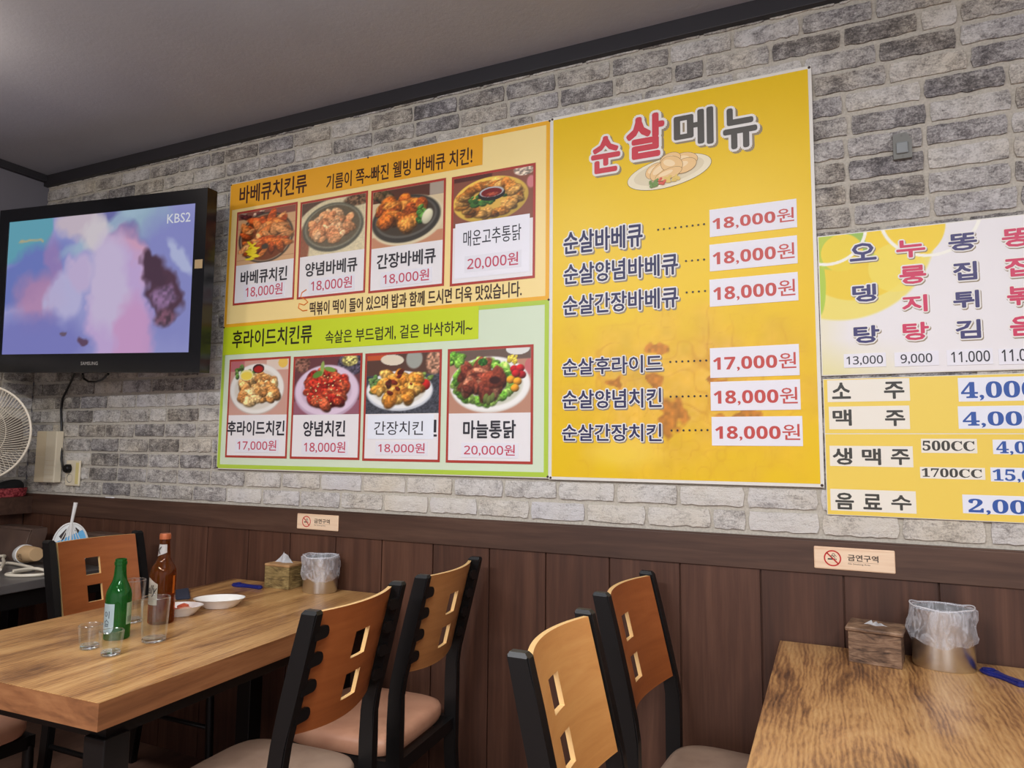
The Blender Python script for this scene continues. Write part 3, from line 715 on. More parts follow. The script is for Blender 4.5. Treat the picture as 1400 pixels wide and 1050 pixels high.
def ringc(px, py, r, wd_, col):
    u, v = uv(px, py); dx = (p.X - u) * ww; dy = (p.Y - v) * hh; d = np.sqrt(dx * dx + dy * dy); a = np.clip((wd_ - np.abs(d - r)) / .0015, 0, 1)[..., None]; p.a = p.a * (1 - a) + np.array(col, float) * a
p.box(-1, -1, .12, 2, (232, 222, 160), .9, .25); p.box(-1, .75, .4, 2, (226, 216, 140), .8, .3)
circ(1150, 330, .23, (236, 218, 100), .9); circ(1170, 335, .16, (236, 204, 50)); p.ell(*uv(1118, 390), .03, .22, (176, 204, 70), 0, .1)
circ(1140, 322, .10, (186, 204, 70)); circ(1185, 318, .07, (150, 190, 84)); circ(1150, 345, .055, (236, 210, 56)); circ(1235, 310, .10, (242, 208, 48)); circ(1225, 365, .07, (240, 220, 90), .8)
ringc(1130, 315, .10, .005, (244, 242, 230)); ringc(1270, 290, .12, .005, (244, 242, 230))
grid_picture('bubble_print', (BR[0] + .003, BR[1] + .003, BR[2] - .003, BR[3] - .003), lift(1), p.a, M['print'], sb, o)
HS = [('halo', .075, 0, 0, .0005), ('shade', .075, .04, -.06, .001)]
for txt, ink, L in (('오뎅탕', (62, 58, 110), ((1161, 334, 1198.6, 354.5), (1164.8, 390, 1198.6, 411.4), (1166.6, 446, 1203, 468))),
                    ('누룽지탕', (206, 54, 92), ((1224.8, 329.5, 1265.6, 350), (1229, 364.5, 1267, 386.4), (1232.7, 404.5, 1268.6, 425.4), (1233.6, 441.5, 1270.8, 464))),
                    ('똥집튀김', (62, 58, 110), ((1296, 320.8, 1336.5, 340.4), (1302.4, 359.3, 1336.5, 381.6), (1302.4, 398.5, 1339.6, 420), (1305.9, 438, 1341.8, 461.8))),
                    ('똥집볶음', (206, 54, 92), ((1369, 314, 1412, 335), (1373, 353, 1413, 376), (1376, 392, 1414, 416), (1380, 433, 1417, 458)))):
    for ch_, r4 in zip(txt, L): lettering('dish_lettering', ch_, PX(*r4), lift(4), ink, sb, o, .035, HS)
for R_, s, t4 in (((1153.4, 484.3, 1211.7, 501), '13,000', (1157, 487.5, 1207.5, 498.5)), ((1222.6, 482, 1284, 499.2), '9,000', (1231, 484.5, 1275, 497)), ((1294, 478.8, 1358, 497.7), '11.000', (1300, 481, 1354, 494)), ((1365, 477.3, 1431, 496.5), '11.000', (1369, 478, 1425, 492.5))):
    price_label(sb, o, PX(*R_), s, PX(*t4), 3, 'dark', bold=.012)

# ---------------------------------------------------------------- 4. yellow drinks board
tl = W(1124.5, 516.2, YP); bl = W(1131, 703.3, YP); zr = W(1400, 716, YP).z
BR = ((tl.x + bl.x) / 2, (bl.z + zr) / 2, 0.56, (tl.z + W(1400, 511, YP).z) / 2 - .001)
o = (BR[0], -0.0085, BR[1])
db = thing('menu_board', 'yellow drinks price board with white name strips and big blue prices', 'menu board', o)
board_panel(db, o, BR)
zs = W(1127, 593, YP).z
flat('yellow_print', (BR[0] + .002, zs + .0012, BR[2], BR[3] - .002), lift(1), (238, 208, 92), db, o)
flat('yellow_print', (BR[0] + .002, BR[1] + .002, BR[2], zs - .0012), lift(1), (238, 206, 88), db, o)
for R_, chars in (((1130.7, 520, 1244.5, 547.8), (('소', (1137, 523.3, 1163.5, 545)), ('주', (1208, 522, 1237, 545)))),
                  ((1132.9, 556, 1244.5, 586.6), (('맥', (1138, 560, 1164.8, 582)), ('주', (1209.5, 561, 1238, 582.5)))),
                  ((1134, 609.4, 1249, 639), (('생', (1138, 612, 1165.7, 635.7)), ('맥', (1178, 613, 1205, 635.9)), ('주', (1217.4, 614, 1244.5, 636)))),
                  ((1135, 668.3, 1253.3, 702.5), (('음', (1141.6, 673.2, 1168, 697)), ('료', (1179.7, 675, 1206, 697.3)), ('수', (1218, 676.6, 1246.7, 698.5))))):
    r4 = PX(*R_); st = flat('name_strip', r4, lift(2), (236, 230, 216), db, o)
    for ch_, c4 in chars: lettering('name_lettering', ch_, PX(*c4), lift(3), 'charcoal', st, o, .03)
for R_, s, t4, ink, bd in (((1309.4, 516.8, 1470, 546.5), '4,000원', (1313, 519.3, 1460, 545.5), 'blue', .04), ((1309.4, 555.5, 1470, 585.8), '4,000원', (1315.5, 560.3, 1463, 584.5), 'blue', .04),
                           ((1259, 599.8, 1336.5, 619.8), '500CC', (1260.8, 602.3, 1333, 616.8), 'charcoal', .03), ((1257.7, 638.3, 1347.5, 656), '1700CC', (1260, 639.8, 1343, 653.8), 'charcoal', .03),
                           ((1357, 601, 1470, 622), '4,000', (1361.5, 603, 1441, 623), 'blue', .04), ((1354, 639, 1472, 661), '15,000', (1357, 641, 1448, 661.5), 'blue', .04), ((1315.5, 676, 1475, 708), '2,000원', (1323.4, 679, 1468, 709), 'blue', .04)):
    st = flat('price_strip', PX(*R_), lift(2), (230, 232, 240) if ink == 'blue' else (236, 230, 216), db, o)
    lettering('price_lettering', serifb(s), PX(*t4), lift(3), ink, st, o, .012)
YP = -0.0135
# ================================================================== TELEVISION
yaw, pit, rol = map(math.radians, (5.298, 2.196, -1.568))
r_ = Vector((math.cos(yaw), math.sin(yaw), 0)); n_ = Vector((math.sin(yaw) * math.cos(pit), -math.cos(yaw) * math.cos(pit), -math.sin(pit)))
u_ = r_.cross(-n_); u_ = u_ if u_.z > 0 else -u_
r_, u_ = r_ * math.cos(rol) + u_ * math.sin(rol), u_ * math.cos(rol) - r_ * math.sin(rol)
tv = thing('television', 'large black flat television on the brick wall showing a food programme', 'television')
tv.matrix_world = Matrix(((r_.x, -n_.x, u_.x, -2.922), (r_.y, -n_.y, u_.y, -.235), (r_.z, -n_.z, u_.z, 1.975), (0, 0, 0, 1)))
SW, SH = .55, .3094
bx, bt, bb = .062, .060, .082
bm = bmesh.new()
X0, X1, Z0, Z1 = -SW - bx, SW + bx, -SH - bb, SH + bt
for a in ((X0, X1, -.004, .05, SH, Z1), (X0, X1, -.004, .05, Z0, -SH), (X0, -SW, -.004, .05, -SH, SH), (SW, X1, -.004, .05, -SH, SH)): box(bm, *a)
bmesh.ops.remove_doubles(bm, verts=bm.verts, dist=1e-5)
obj('bezel', bm, M['blackplastic'], tv)
bm = B(X0 + .012, X1 - .012, .05, .062, Z0 + .012, Z1 - .012, .004); box(bm, X0 + .12, X1 - .12, .06, .105, Z0 + .1, Z1 - .08, .01)
obj('back_shell', bm, M['blackplastic'], tv)
p = Paint(192, 108, (150, 152, 208), 77, .05)
p.box(-1, -1, .27, .34, (84, 160, 176), 1, .03); p.ell(.12, .42, .25, .16, (96, 112, 186), -.4, .5); p.ell(.62, .16, .30, .2, (96, 98, 160), .5, .5)
p.ell(.80, .08, .26, .14, (148, 178, 196), .6, .5); p.ell(.55, .12, .24, .06, (160, 190, 206), -.4, .6, .8)
p.ell(.92, .5, .2, .5, (128, 132, 196), 0, .5); p.ell(.20, .62, .13, .2, (190, 130, 168), .2, .6, .8); p.ell(.28, .36, .05, .2, (160, 120, 176), -.2, .6, .7)
p.ell(.34, .58, .10, .18, (190, 184, 222), 0, .4, .9); p.ell(.2, .92, .3, .2, (110, 112, 186), 0, .6, .9)
p.ell(.42, .42, .06, .14, (196, 176, 214), 0, .5); p.ell(.40, .05, .12, .12, (204, 186, 196), 0, .5); p.ell(.5, .16, .08, .12, (216, 206, 208), 0, .5)
p.ell(.66, .4, .12, .26, (214, 158, 186), -.15, .4); p.ell(.63, .7, .15, .5, (196, 166, 214), -.12, .25); p.ell(.58, .5, .11, .34, (206, 190, 220), -.1, .5, .9); p.ell(.72, .9, .10, .3, (206, 150, 196), -.1, .5, .9)
p.ell(.86, .58, .075, .24, (64, 32, 46), -.45, .3); p.ell(.79, .42, .05, .14, (56, 28, 42), -.6, .35); p.ell(.86, .62, .05, .09, (126, 92, 130), .3, .5, .8, 0, .4); p.ell(.88, .76, .06, .06, (96, 56, 70), 0, .5, .9, 0, .5)
p.ell(.93, .36, .10, .05, (176, 184, 220), .8, .5); p.ell(.36, .84, .02, .02, (90, 70, 90), 0, .4); p.ell(.45, .9, .03, .025, (80, 50, 74), .3, .4)
p.box(.06, .155, .215, .185, (196, 170, 110), .85)
p.a = p.a * .84 + np.array([158, 158, 190.]) * .16
scr = grid_picture('screen', (-SW, -SH, SW, SH), 0.0, p.a, M['screen'], tv, (0, 0, 0))
E1 = bpy.data.materials.new('lit_caption'); E1.use_nodes = True
q = E1.node_tree.nodes['Principled BSDF']; q.inputs['Base Color'].default_value = (.02, .02, .02, 1); q.inputs['Emission Color'].default_value = (*lin((206, 208, 216)), 1); q.inputs['Emission Strength'].default_value = .85
INK['lit'] = E1
lettering('screen_lettering', 'KBS2', (.40, .235, .525, .275), -.0006, 'lit', scr, (0, 0, 0), .01)
lettering('maker_lettering', 'SAMSUNG', (-.045, -SH - .051, .055, -SH - .036), -.0048, 'dim', tv, (0, 0, 0), .02)
obj('sticker', B(SW + .012, SW + .052, -.0052, -.004, .035, .072, .0005), mat('tan_sticker', (176, 150, 110), .6), tv)
bm = bmesh.new(); box(bm, -.16, .16, .105, .118, -.14, .14)
for x in (-.1, .1): box(bm, x - .015, x + .015, .118, .17, -.1, .1)
box(bm, -.2, .2, .17, .185, -.16, .16); obj('wall_bracket', bm, M['black'], tv)
# power cable from the set to its socket
cable = [(148, 511, -.13), (140, 519, -.10), (131, 522, -.07), (121, 522, -.05), (114, 517, -.05), (113, 511, -.10)]
pts = [W(x, y, Y) for x, y, Y in [(103, 508, -.11), (97, 522, -.055), (91, 534, -.03), (85.5, 545, -.018), (83.5, 560, -.013), (84.2, 585, -.015), (83.8, 610, -.015), (84, 628, -.015), (85.5, 638, -.018), (89, 641, -.028), (94, 641, -.03)]]
cb = tag(obj('power_cable', tube(bmesh.new(), pts, .0052, 8), M['black'], smooth=True), 'black power cable hanging from the television to the wall socket', 'cable')
pl_ = W(96.5, 640.6, -.012); bm = bmesh.new(); lathe(bm, [(0, 0), (.021, 0), (.021, .018), (.016, .026), (0, .028)], 20)
bmesh.ops.rotate(bm, verts=bm.verts, cent=(0, 0, 0), matrix=Matrix.Rotation(PI / 2, 3, 'X')); bmesh.ops.translate(bm, verts=bm.verts, vec=pl_ - Vector((0, .003, 0)))
obj('plug', bm, M['black'], cb, True)
pts = [W(x, y, Y) for x, y, Y in cable]
tag(obj('cable_loop', tube(bmesh.new(), pts, .005, 8), M['black'], smooth=True), 'short black cable loop hanging under the television', 'cable')

# ================================================================== FITTINGS ON THE WALL
def wall_box(name, px0, py0, px1, py1, dep, m, label, cat, gap=.0085):
    a, b = W(px0, py0, -gap - dep / 2), W(px1, py1, -gap - dep / 2)
    t = thing(name, label, cat, ((a.x + b.x) / 2, -gap, b.z)); w, h = abs(b.x - a.x), a.z - b.z
    obj('cover', B(-w / 2, w / 2, -dep, 0, 0, h, .004), m, t); return t, w, h
t, w, h = wall_box('intercom_box', 55, 589.5, 66, 659.6, .03, M['ivory'], 'plain ivory wall box with a seam, nearer the fan of two beside the socket', 'wall box')
obj('seam', B(-w / 2 + .001, w / 2 - .001, -.0306, -.030, h * .49, h * .5), M['ivory2'], t)
t, w, h = wall_box('intercom_handset', 68.8, 589.5, 78.0, 659.8, .036, M['ivory2'], 'ivory wall phone with ribbed lower half, between plain box and socket', 'wall phone')
for k in range(5): obj('rib', B(-w / 2 + .006, w / 2 - .006, -.0372, -.036, h * (.06 + .09 * k), h * (.07 + .09 * k)), M['ivory'], t)
t, w, h = wall_box('wall_socket', 92, 629.3, 108.3, 664.8, .010, M['ivory2'], 'ivory double wall socket with the black television plug in it', 'socket')
for z in (h * .30, h * .68):
    bm = bmesh.new(); lathe(bm, [(.0, -.003), (.017, -.003), (.019, 0), (.021, .001)], 20); bmesh.ops.rotate(bm, verts=bm.verts, cent=(0, 0, 0), matrix=Matrix.Rotation(PI / 2, 3, 'X')); bmesh.ops.translate(bm, verts=bm.verts, vec=(-w * .16, -.0106, z))
    obj('outlet', bm, M['grey'], t)
obj('side_panel', B(w * .24, w * .46, -.0112, -.0098, h * .08, h * .92, .0004), mat('yellowed_plastic', (222, 206, 140), .5), t)
a, b = W(1220, 185, -.012), W(1247, 216, -.012); w, h = b.x - a.x, a.z - b.z
t = thing('conduit_plate', 'small grey metal plate with a clipped corner on the bricks', 'wall plate', ((a.x + b.x) / 2, -.0085, b.z))
bm = bmesh.new(); prism(bm, [(-w / 2, 0), (w / 2, .0), (w / 2, h * .72), (w / 2 - .012, h), (-w / 2, h * .96)], -.012, 0); obj('plate', bm, M['grey'], t)
obj('button', B(-w * .34, w * .3, -.018, -.012, h * .18, h * .62, .003), mat('light_grey_plastic', (134, 138, 138), .4), t)
for x, z in ((-.001, .88), (0, .07)):
    bm = bmesh.new(); lathe(bm, [(0, -.0012), (.0022, 0)], 10); bmesh.ops.rotate(bm, verts=bm.verts, cent=(0, 0, 0), matrix=Matrix.Rotation(PI / 2, 3, 'X')); bmesh.ops.translate(bm, verts=bm.verts, vec=(x, -.0122, h * z)); obj('screw', bm, M['screwm'], t)

# no-smoking plates
M['signwood'] = wood('pale_sign_wood', (1.5, 9, 26), [(0.3, (214, 172, 138)), (0.5, (236, 206, 174)), (0.7, (244, 222, 196))], .5, .8, 3, .03)
def smoking_sign(px0, py0, px1, py1, label):
    Y0 = -.0165; a, b = W(px0, py0, Y0), W(px1, py1, Y0); w, h = b.x - a.x, a.z - b.z
    t = thing('no_smoking_sign', label, 'sign', (a.x, Y0, b.z), group='no smoking signs')
    obj('plate', B(0, w, -.0045, 0, 0, h, .003), M['signwood'], t)
    y = -.0049; cx, cz, r = w * .235, h * .5, h * .36; red = (196, 40, 40)
    bm = bmesh.new()
    for k in range(36):
        a0, a1 = 2 * PI * k / 36, 2 * PI * (k + 1) / 36
        bm.faces.new([bm.verts.new((cx + q * math.cos(z), y, cz + q * math.sin(z))) for q, z in ((r, a0), (r, a1), (r * .84, a1), (r * .84, a0))])
    s = r * .9 * .707; d = r * .06
    bm.faces.new([bm.verts.new(p) for p in ((cx - s - d, y, cz + s - d), (cx + s - d, y, cz - s - d), (cx + s + d, y, cz - s + d), (cx - s + d, y, cz + s + d))])
    bmesh.ops.recalc_face_normals(bm, faces=bm.faces[:]); obj('prohibition_ring', bm, ink_of(red), t)
    bm = bmesh.new(); rect(bm, cx - r * .55, cz - r * .2, cx + r * .3, cz - r * .02, y + .0002); rect(bm, cx + r * .36, cz - r * .2, cx + r * .46, cz - r * .02, y + .0002)
    for q in ((-.02, .2, .15), (.12, .42, .17), (.3, .22, .14)): tube(bm, [(cx + r * (q[0] + q[2] * math.cos(k * .6)), y, cz + r * (q[1] + q[2] * math.sin(k * .6))) for k in range(9)], r * .03, 4)
    obj('cigarette_drawing', bm, INK['charcoal'], t)
    lettering('lettering', '금연구역', (w * .425, h * .43, w * .80, h * .72), y, (52, 40, 34), t, (0, 0, 0), .02)
    lettering('small_lettering', 'No Smoking Area', (w * .43, h * .25, w * .70, h * .34), y, (92, 74, 62), t, (0, 0, 0), .006)
    obj('rule', rect(bmesh.new(), w * .43, h * .375, w * .80, h * .385, y), ink_of((140, 112, 92)), t)
smoking_sign(407.5, 701.5, 463, 726.5, 'pale wooden no smoking plate on the rail above the steel bin of the left table')
smoking_sign(1112.5, 746, 1224.5, 784.5, 'pale wooden no smoking plate on the rail above the tissue box of the right table')
q = W(217 + 23, 740, -.0105); bm = bmesh.new(); lathe(bm, [(0, -.003), (.005, -.002), (.006, 0)], 12); bmesh.ops.rotate(bm, verts=bm.verts, cent=(0, 0, 0), matrix=Matrix.Rotation(PI / 2, 3, 'X')); bmesh.ops.translate(bm, verts=bm.verts, vec=q)
tag(obj('screw_cap', bm, M['white'], smooth=True), 'tiny white screw cap on the brown panelling behind the amber bottle', 'screw cap')

# ================================================================== FAN ON THE LEFT WALL
fc = CAM + ray(-30, 592) * 3.05; R_ = .212
fn = thing('wall_fan', 'white electric fan with a wire cage at the left edge', 'electric fan', fc)
ax = Vector((0.55, -0.83, 0.02)).normalized(); xs = Vector((-ax.y, ax.x, 0)).normalized(); ys = ax.cross(xs)
fn.matrix_world = Matrix(((xs.x, ys.x, ax.x, fc.x), (xs.y, ys.y, ax.y, fc.y), (xs.z, ys.z, ax.z, fc.z), (0, 0, 0, 1)))
M['cage'] = mat('cream_wire', (226, 216, 196), .4)
def cage(sgn, n, depth, hub):
    bm = bmesh.new()
    for k in range(n):
        a = 2 * PI * k / n; pts = []
        for j in range(6):
            s = j / 5; rr = hub + (R_ - hub) * s; aa = a + (.5 * s if sgn > 0 else 0); zz = sgn * depth * (1 - s ** 2.6)
            pts.append((rr * math.cos(aa), rr * math.sin(aa), zz))
        tube(bm, pts, .0013, 4)
    for q, z in ((.62, .72), (.35, .94)): tube(bm, [(R_ * q * math.cos(2 * PI * k / 40), R_ * q * math.sin(2 * PI * k / 40), sgn * depth * z) for k in range(40)], .0016, 5, True)
    return bm
obj('front_grille', cage(1, 96, .055, .04), M['cage'], fn); obj('rear_grille', cage(-1, 60, .06, .05), M['cage'], fn)
obj('rim', tube(bmesh.new(), [(R_ * math.cos(2 * PI * k / 56), R_ * math.sin(2 * PI * k / 56), 0) for k in range(56)], .005, 8, True), M['cage'], fn, True)
bm = bmesh.new(); lathe(bm, [(0, .060), (.036, .058), (.043, .052), (.040, .046), (0, .046)], 24); obj('badge', bm, M['white'], fn, True)
for k in range(3):
    bm = bmesh.new(); G = []
    for i in range(6):
        for j in range(5):
            rr = .03 + (R_ - .06) * i / 5; aa = 2 * PI * k / 3 + (j / 4 - .5) * (.7 + .5 * math.sin(PI * i / 5)); G.append(bm.verts.new((rr * math.cos(aa), rr * math.sin(aa), .012 * (j / 4 - .5))))
    for i in range(5):
        for j in range(4): bm.faces.new((G[i * 5 + j], G[i * 5 + j + 1], G[i * 5 + j + 6], G[i * 5 + j + 5]))
    bmesh.ops.solidify(bm, geom=bm.faces[:], thickness=.002); obj('blade', bm, mat('smoky_plastic', (132, 122, 112), .3), fn, True)
bm = bmesh.new(); lathe(bm, [(0, .03), (.025, .03), (.03, .0), (.03, -.055), (.06, -.06), (.06, -.13), (.045, -.16), (0, -.165)], 24); obj('motor', bm, M['white'], fn, True)
inv = fn.matrix_world.inverted()
bm = bmesh.new(); tube(bm, [inv @ Vector(fc - ax * .13), inv @ Vector((fc.x - .10, fc.y + .14, fc.z - .06)), inv @ Vector((XL + .012, fc.y + .16, fc.z - .08))], .016, 10); obj('wall_arm', bm, M['white'], fn, True)
bm = B(XL + .009, XL + .024, fc.y + .10, fc.y + .22, fc.z - .18, fc.z + .02, .003)
bmesh.ops.transform(bm, matrix=inv, verts=bm.verts); obj('wall_plate', bm, M['white'], fn)

# ================================================================== TABLES
TZ = .740
def table(label, loc, rz, w, d, th, group=None):
    t = thing('dining_table', label, 'table', loc, rz)
    bm = B(-w, 0, -d, 0, TZ - th, TZ - .0012); bm.normal_update()
    obj('table_edge', bm, M['tableedge'], t)
    obj('tabletop', B(-w - .0006, .0006, -d - .0006, .0, TZ - .0012, TZ, .0005), M['tabletop'], t)
    for y, i_ in ((-d + .08, .07), (-.09, .19)):
        for x in (-w + i_, -i_): obj('leg', B(x - .032, x + .032, y - .032, y + .032, 0.0, TZ - th - .04, .003), M['black'], t)
    bm = bmesh.new()
    for a in ((-w + .05, -.05, -d + .06, -d + .10), (-w + .05, -.05, -.11, -.07), (-w + .05, -w + .09, -d + .1, -.11), (-.09, -.05, -d + .1, -.11)): box(bm, *a, TZ - th - .045, TZ - th)
    obj('apron', bm, M['black'], t); return t
LT = table('long wood-grain dining table set with bottles, glasses and white dishes', (-1.435, -.018, 0), math.radians(2.3), .775, 1.165, .058)
RT = table('wood-grain dining table at the right with only tissue box and bin', (.602, -.018, 0), math.radians(.3), .755, 1.15, .058)
t = thing('side_table', 'dark-topped table in the left corner with cables and a paper cup', 'table', (-2.885, -.02, 0), math.radians(4))
obj('tabletop', B(-.70, 0, -1.0, 0, TZ - .035, TZ, .003), mat('grey_laminate', (96, 92, 90), .35), t)
for x in (-.65, -.05):
    for y in (-.95, -.06): obj('leg', B(x - .025, x + .025, y - .025, y + .025, 0, TZ - .035, .002), M['black'], t)
bm = bmesh.new(); box(bm, -.68, -.02, -.975, -.96, TZ - .10, TZ - .035); box(bm, -.68, -.02, -.035, -.02, TZ - .10, TZ - .035); box(bm, -.035, -.02, -.96, -.035, TZ - .10, TZ - .035); box(bm, -.68, -.665, -.96, -.035, TZ - .10, TZ - .035); obj('apron', bm, M['black'], t)

# ================================================================== CHAIRS (built facing +x, origin on the floor between the rear posts)
PH = .915; PW = .182
def post_x(z):
    return 0.0 if z < .585 else -.078 * ((z - .585) / (PH - .585)) ** 1.05
def make_chair(label, ply, seatm, hoff=.012):
    t = thing('dining_chair', label, 'chair', group='chairs with two square holes in the backrest')
    for s in (-1, 1):
        bm = bmesh.new(); prof = [(0.0, -.035), (.15, -.012), (.30, 0), (.50, 0), (.575, -.001), (.62, post_x(.62)), (.72, post_x(.72)), (.82, post_x(.82)), (PH - .008, post_x(PH - .008))]
        rings = []
        for z, x in prof:
            rings.append([bm.verts.new((x + a, s * PW + b, z)) for a, b in ((-.021, -.0135), (.021, -.0135), (.021, .0135), (-.021, .0135))])
        x = post_x(PH); rings.append([bm.verts.new((x + a, s * PW + b, PH)) for a, b in ((-.015, -.0085), (.015, -.0085), (.015, .0085), (-.015, .0085))])
        for A, C2 in zip(rings[:-1], rings[1:]):
            for k in range(4): bm.faces.new((A[k], A[(k + 1) % 4], C2[(k + 1) % 4], C2[k]))
        bm.faces.new(rings[-1]); bm.faces.new(list(reversed(rings[0])))
        es = [e for e in bm.edges if abs(e.verts[0].co.z - e.verts[1].co.z) > .02]
        bmesh.ops.bevel(bm, geom=es, offset=.003, segments=2, affect='EDGES'); bmesh.ops.recalc_face_normals(bm, faces=bm.faces[:])
        obj('back_post', bm, M['black'], t)
        for z in (.862, .803, .742, .680):
            bm = bmesh.new()
            x = post_x(z) - .0035; yy = s * PW; e = .052
            pts = [(yy, z - .014)] + [(yy - s * (e - .014 + .014 * math.cos(a)), z + .014 * math.sin(a)) for a in (-PI / 2, -1.0, -.5, 0, .5, 1.0, PI / 2)] + [(yy, z + .014)]
            prism(bm, pts, x - .018, x - .0115, axis='x')
            obj('bracket', bm, M['black'], t)
    # backrest: curved plywood with two square holes
    hc = -hoff; hw = .031
    ys = sorted(set([-.160 + .320 * i / 22 for i in range(23)] + [hc - hw, hc - hw + .008, hc + hw - .008, hc + hw]))
    z0, z1 = .622, .905
    H1, H2 = (.768, .832), (.668, .730)
    zs = sorted(set([z0, z0 + .01, z1 - .01, z1] + [z for h in (H1, H2) for z in (h[0], h[0] + .008, h[1] - .008, h[1])] + [.645, .7, .75, .86, .882]))
    bm = bmesh.new(); th = .011
    def P(y, z, back):
        q = 1 - (y / .168) ** 2; bow = -.034 * q
        zz = z + (-.004 * 0) - (.018 * (y / .16) ** 2 * -1 * ((z1 - z) / (z1 - z0)) * .6)
        return (post_x(zz) + .018 + bow - (th if back else 0), y, zz)
    V = {}
    for i, y in enumerate(ys):
        for j, z in enumerate(zs):
            for b_ in (0, 1): V[i, j, b_] = bm.verts.new(P(y, z, b_))
    def hole(i, j):
        y = (ys[i] + ys[i + 1]) / 2; z = (zs[j] + zs[j + 1]) / 2
        return hc - hw < y < hc + hw and any(h[0] < z < h[1] for h in (H1, H2))
    cells = {(i, j) for i in range(len(ys) - 1) for j in range(len(zs) - 1) if not hole(i, j)}
    for (i, j) in cells:
        bm.faces.new((V[i, j, 0], V[i + 1, j, 0], V[i + 1, j + 1, 0], V[i, j + 1, 0])); bm.faces.new((V[i, j, 1], V[i, j + 1, 1], V[i + 1, j + 1, 1], V[i + 1, j, 1]))
        for (di, dj, a, b) in ((-1, 0, (i, j), (i, j + 1)), (1, 0, (i + 1, j), (i + 1, j + 1)), (0, -1, (i, j), (i + 1, j)), (0, 1, (i, j + 1), (i + 1, j + 1))):
            if (i + di, j + dj) not in cells:
                f = bm.faces.new((V[a[0], a[1], 0], V[b[0], b[1], 0], V[b[0], b[1], 1], V[a[0], a[1], 1])); f.material_index = 1
    for v in [v for v in bm.verts if not v.link_faces]: bm.verts.remove(v)
    bmesh.ops.recalc_face_normals(bm, faces=bm.faces[:])
    obj('backrest', bm, [PLY[ply], M['plyedge']], t)
    # padded seat
    bm = bmesh.new(); N = 48; rings = []
    def outline(k, ins):
        a = 2 * PI * k / N; c, s = math.cos(a), math.sin(a); e = .42
        return (.205 + (.195 - ins) * math.copysign(abs(c) ** e, c), (.200 - ins) * math.copysign(abs(s) ** e, s))
    for z, ins in ((.400, .02), (.402, .006), (.415, 0), (.435, .0), (.447, .006), (.455, .022), (.460, .06), (.462, .12)):
        rings.append([bm.verts.new((*outline(k, ins), z)) for k in range(N)])
    for A, C2 in zip(rings[:-1], rings[1:]):
        for k in range(N): bm.faces.new((A[k], A[(k + 1) % N], C2[(k + 1) % N], C2[k]))
    cv = bm.verts.new((.205, 0, .463))
    for k in range(N): bm.faces.new((rings[-1][k], rings[-1][(k + 1) % N], cv))
    bm.faces.new(list(reversed(rings[0]))); obj('seat', bm, M[seatm], t, True)
    bm = bmesh.new()
    for a in ((-.01, .39, -PW - .012, -PW + .012), (-.01, .39, PW - .012, PW + .012), (-.012, .012, -PW, PW), (.366, .39, -PW, PW)): box(bm, *a, .362, .399)
    obj('seat_frame', bm, M['black'], t)
    for s in (-1, 1):
        obj('front_leg', tube(bmesh.new(), [(.378, s * PW, .37), (.385, s * PW, .2), (.392, s * PW, 0)], .015, 10), M['black'], t, True)
        obj('stretcher', tube(bmesh.new(), [(-.004, s * PW, .2), (.384, s * PW, .2)], .009, 8), M['black'], t, True)
    return t
def shade(t, ply=None, seatm=None):
    pass
def place(t, x, y, deg): t.location = (x, y, 0); t.rotation_euler = (0, 0, math.radians(deg))
GRP = 'chairs with two square holes in the backrest'
cA = make_chair('red-brown chair nearest us at the left table, its back brackets showing, grey-brown seat', 'red', 'vinylgrey'); place(cA, -1.132, -.768, 183.8)
cB = make_chair('medium brown chair at the left table beside the wall with a tan seat', 'mid', 'vinyl'); place(cB, -1.150, -.288, 184.0)
cC = make_chair('light tan chair nearest the camera at the right table', 'tan', 'vinyl', .030); place(cC, -.438, -.840, .7)
cD = make_chair('red-brown chair at the right table beside the wall', 'red', 'vinylgrey', .026); place(cD, -.450, -.285, -4.0)
cE = copy_thing(cA, (-2.575, -.335, 0), math.radians(.5), 'red-brown chair on the far side of the left table with a hand fan behind it', GRP)
cF = copy_thing(cB, (-2.60, -.985, 0), 0, 'chair tucked under the near end of the left table, only its tan seat showing', GRP)
# ================================================================== THINGS ON THE TABLES
def on(px, py): q = T(px, py, TZ); return Vector((q.x, q.y, TZ))
def wrap(r, a0, zc):
    """bend a flat print (x along the label, z up) round a bottle of radius r"""
    return lambda x, y, z: ((r - y) * math.cos(a0 + x / r), (r - y) * math.sin(a0 + x / r), z + zc)
def label_patch(name, r, a0, w, outline, ink, parent, dr=.0004):
    """label patch on a bottle; outline(s) gives bottom and top height for s in 0..1"""
    bm = bmesh.new(); n = 14; lo, hi = [], []
    for i in range(n + 1):
        s = i / n; z0, z1 = outline(s); a = a0 + (s - .5) * w / (r((z0 + z1) / 2) if callable(r) else r)
        rr0 = (r(z0) if callable(r) else r) + dr; rr1 = (r(z1) if callable(r) else r) + dr
        lo.append(bm.verts.new((rr0 * math.cos(a), rr0 * math.sin(a), z0))); hi.append(bm.verts.new((rr1 * math.cos(a), rr1 * math.sin(a), z1)))
    for i in range(n): bm.faces.new((lo[i], lo[i + 1], hi[i + 1], hi[i]))
    bmesh.ops.solidify(bm, geom=bm.faces[:], thickness=-.0002)
    return obj(name, bm, ink_of(ink), parent)
def bottle(name, label, loc, prof, gm, wall=.003):
    t = thing(name, label, 'bottle', loc)
    inner = [(max(r - wall, .004), z + (wall if z < .02 else 0)) for r, z in prof if r > .001]
    P_ = [(0, .003)] + prof + [(inner[-1][0], prof[-1][1])] + list(reversed(inner[1:-1])) + [(0, .008)]
    bm = bmesh.new(); lathe(bm, P_, 40); obj('glass_body', bm, gm, t, True); return t
# angle of the side that faces the camera
def facing(loc): return math.atan2(CAM.y - loc.y, CAM.x - loc.x)
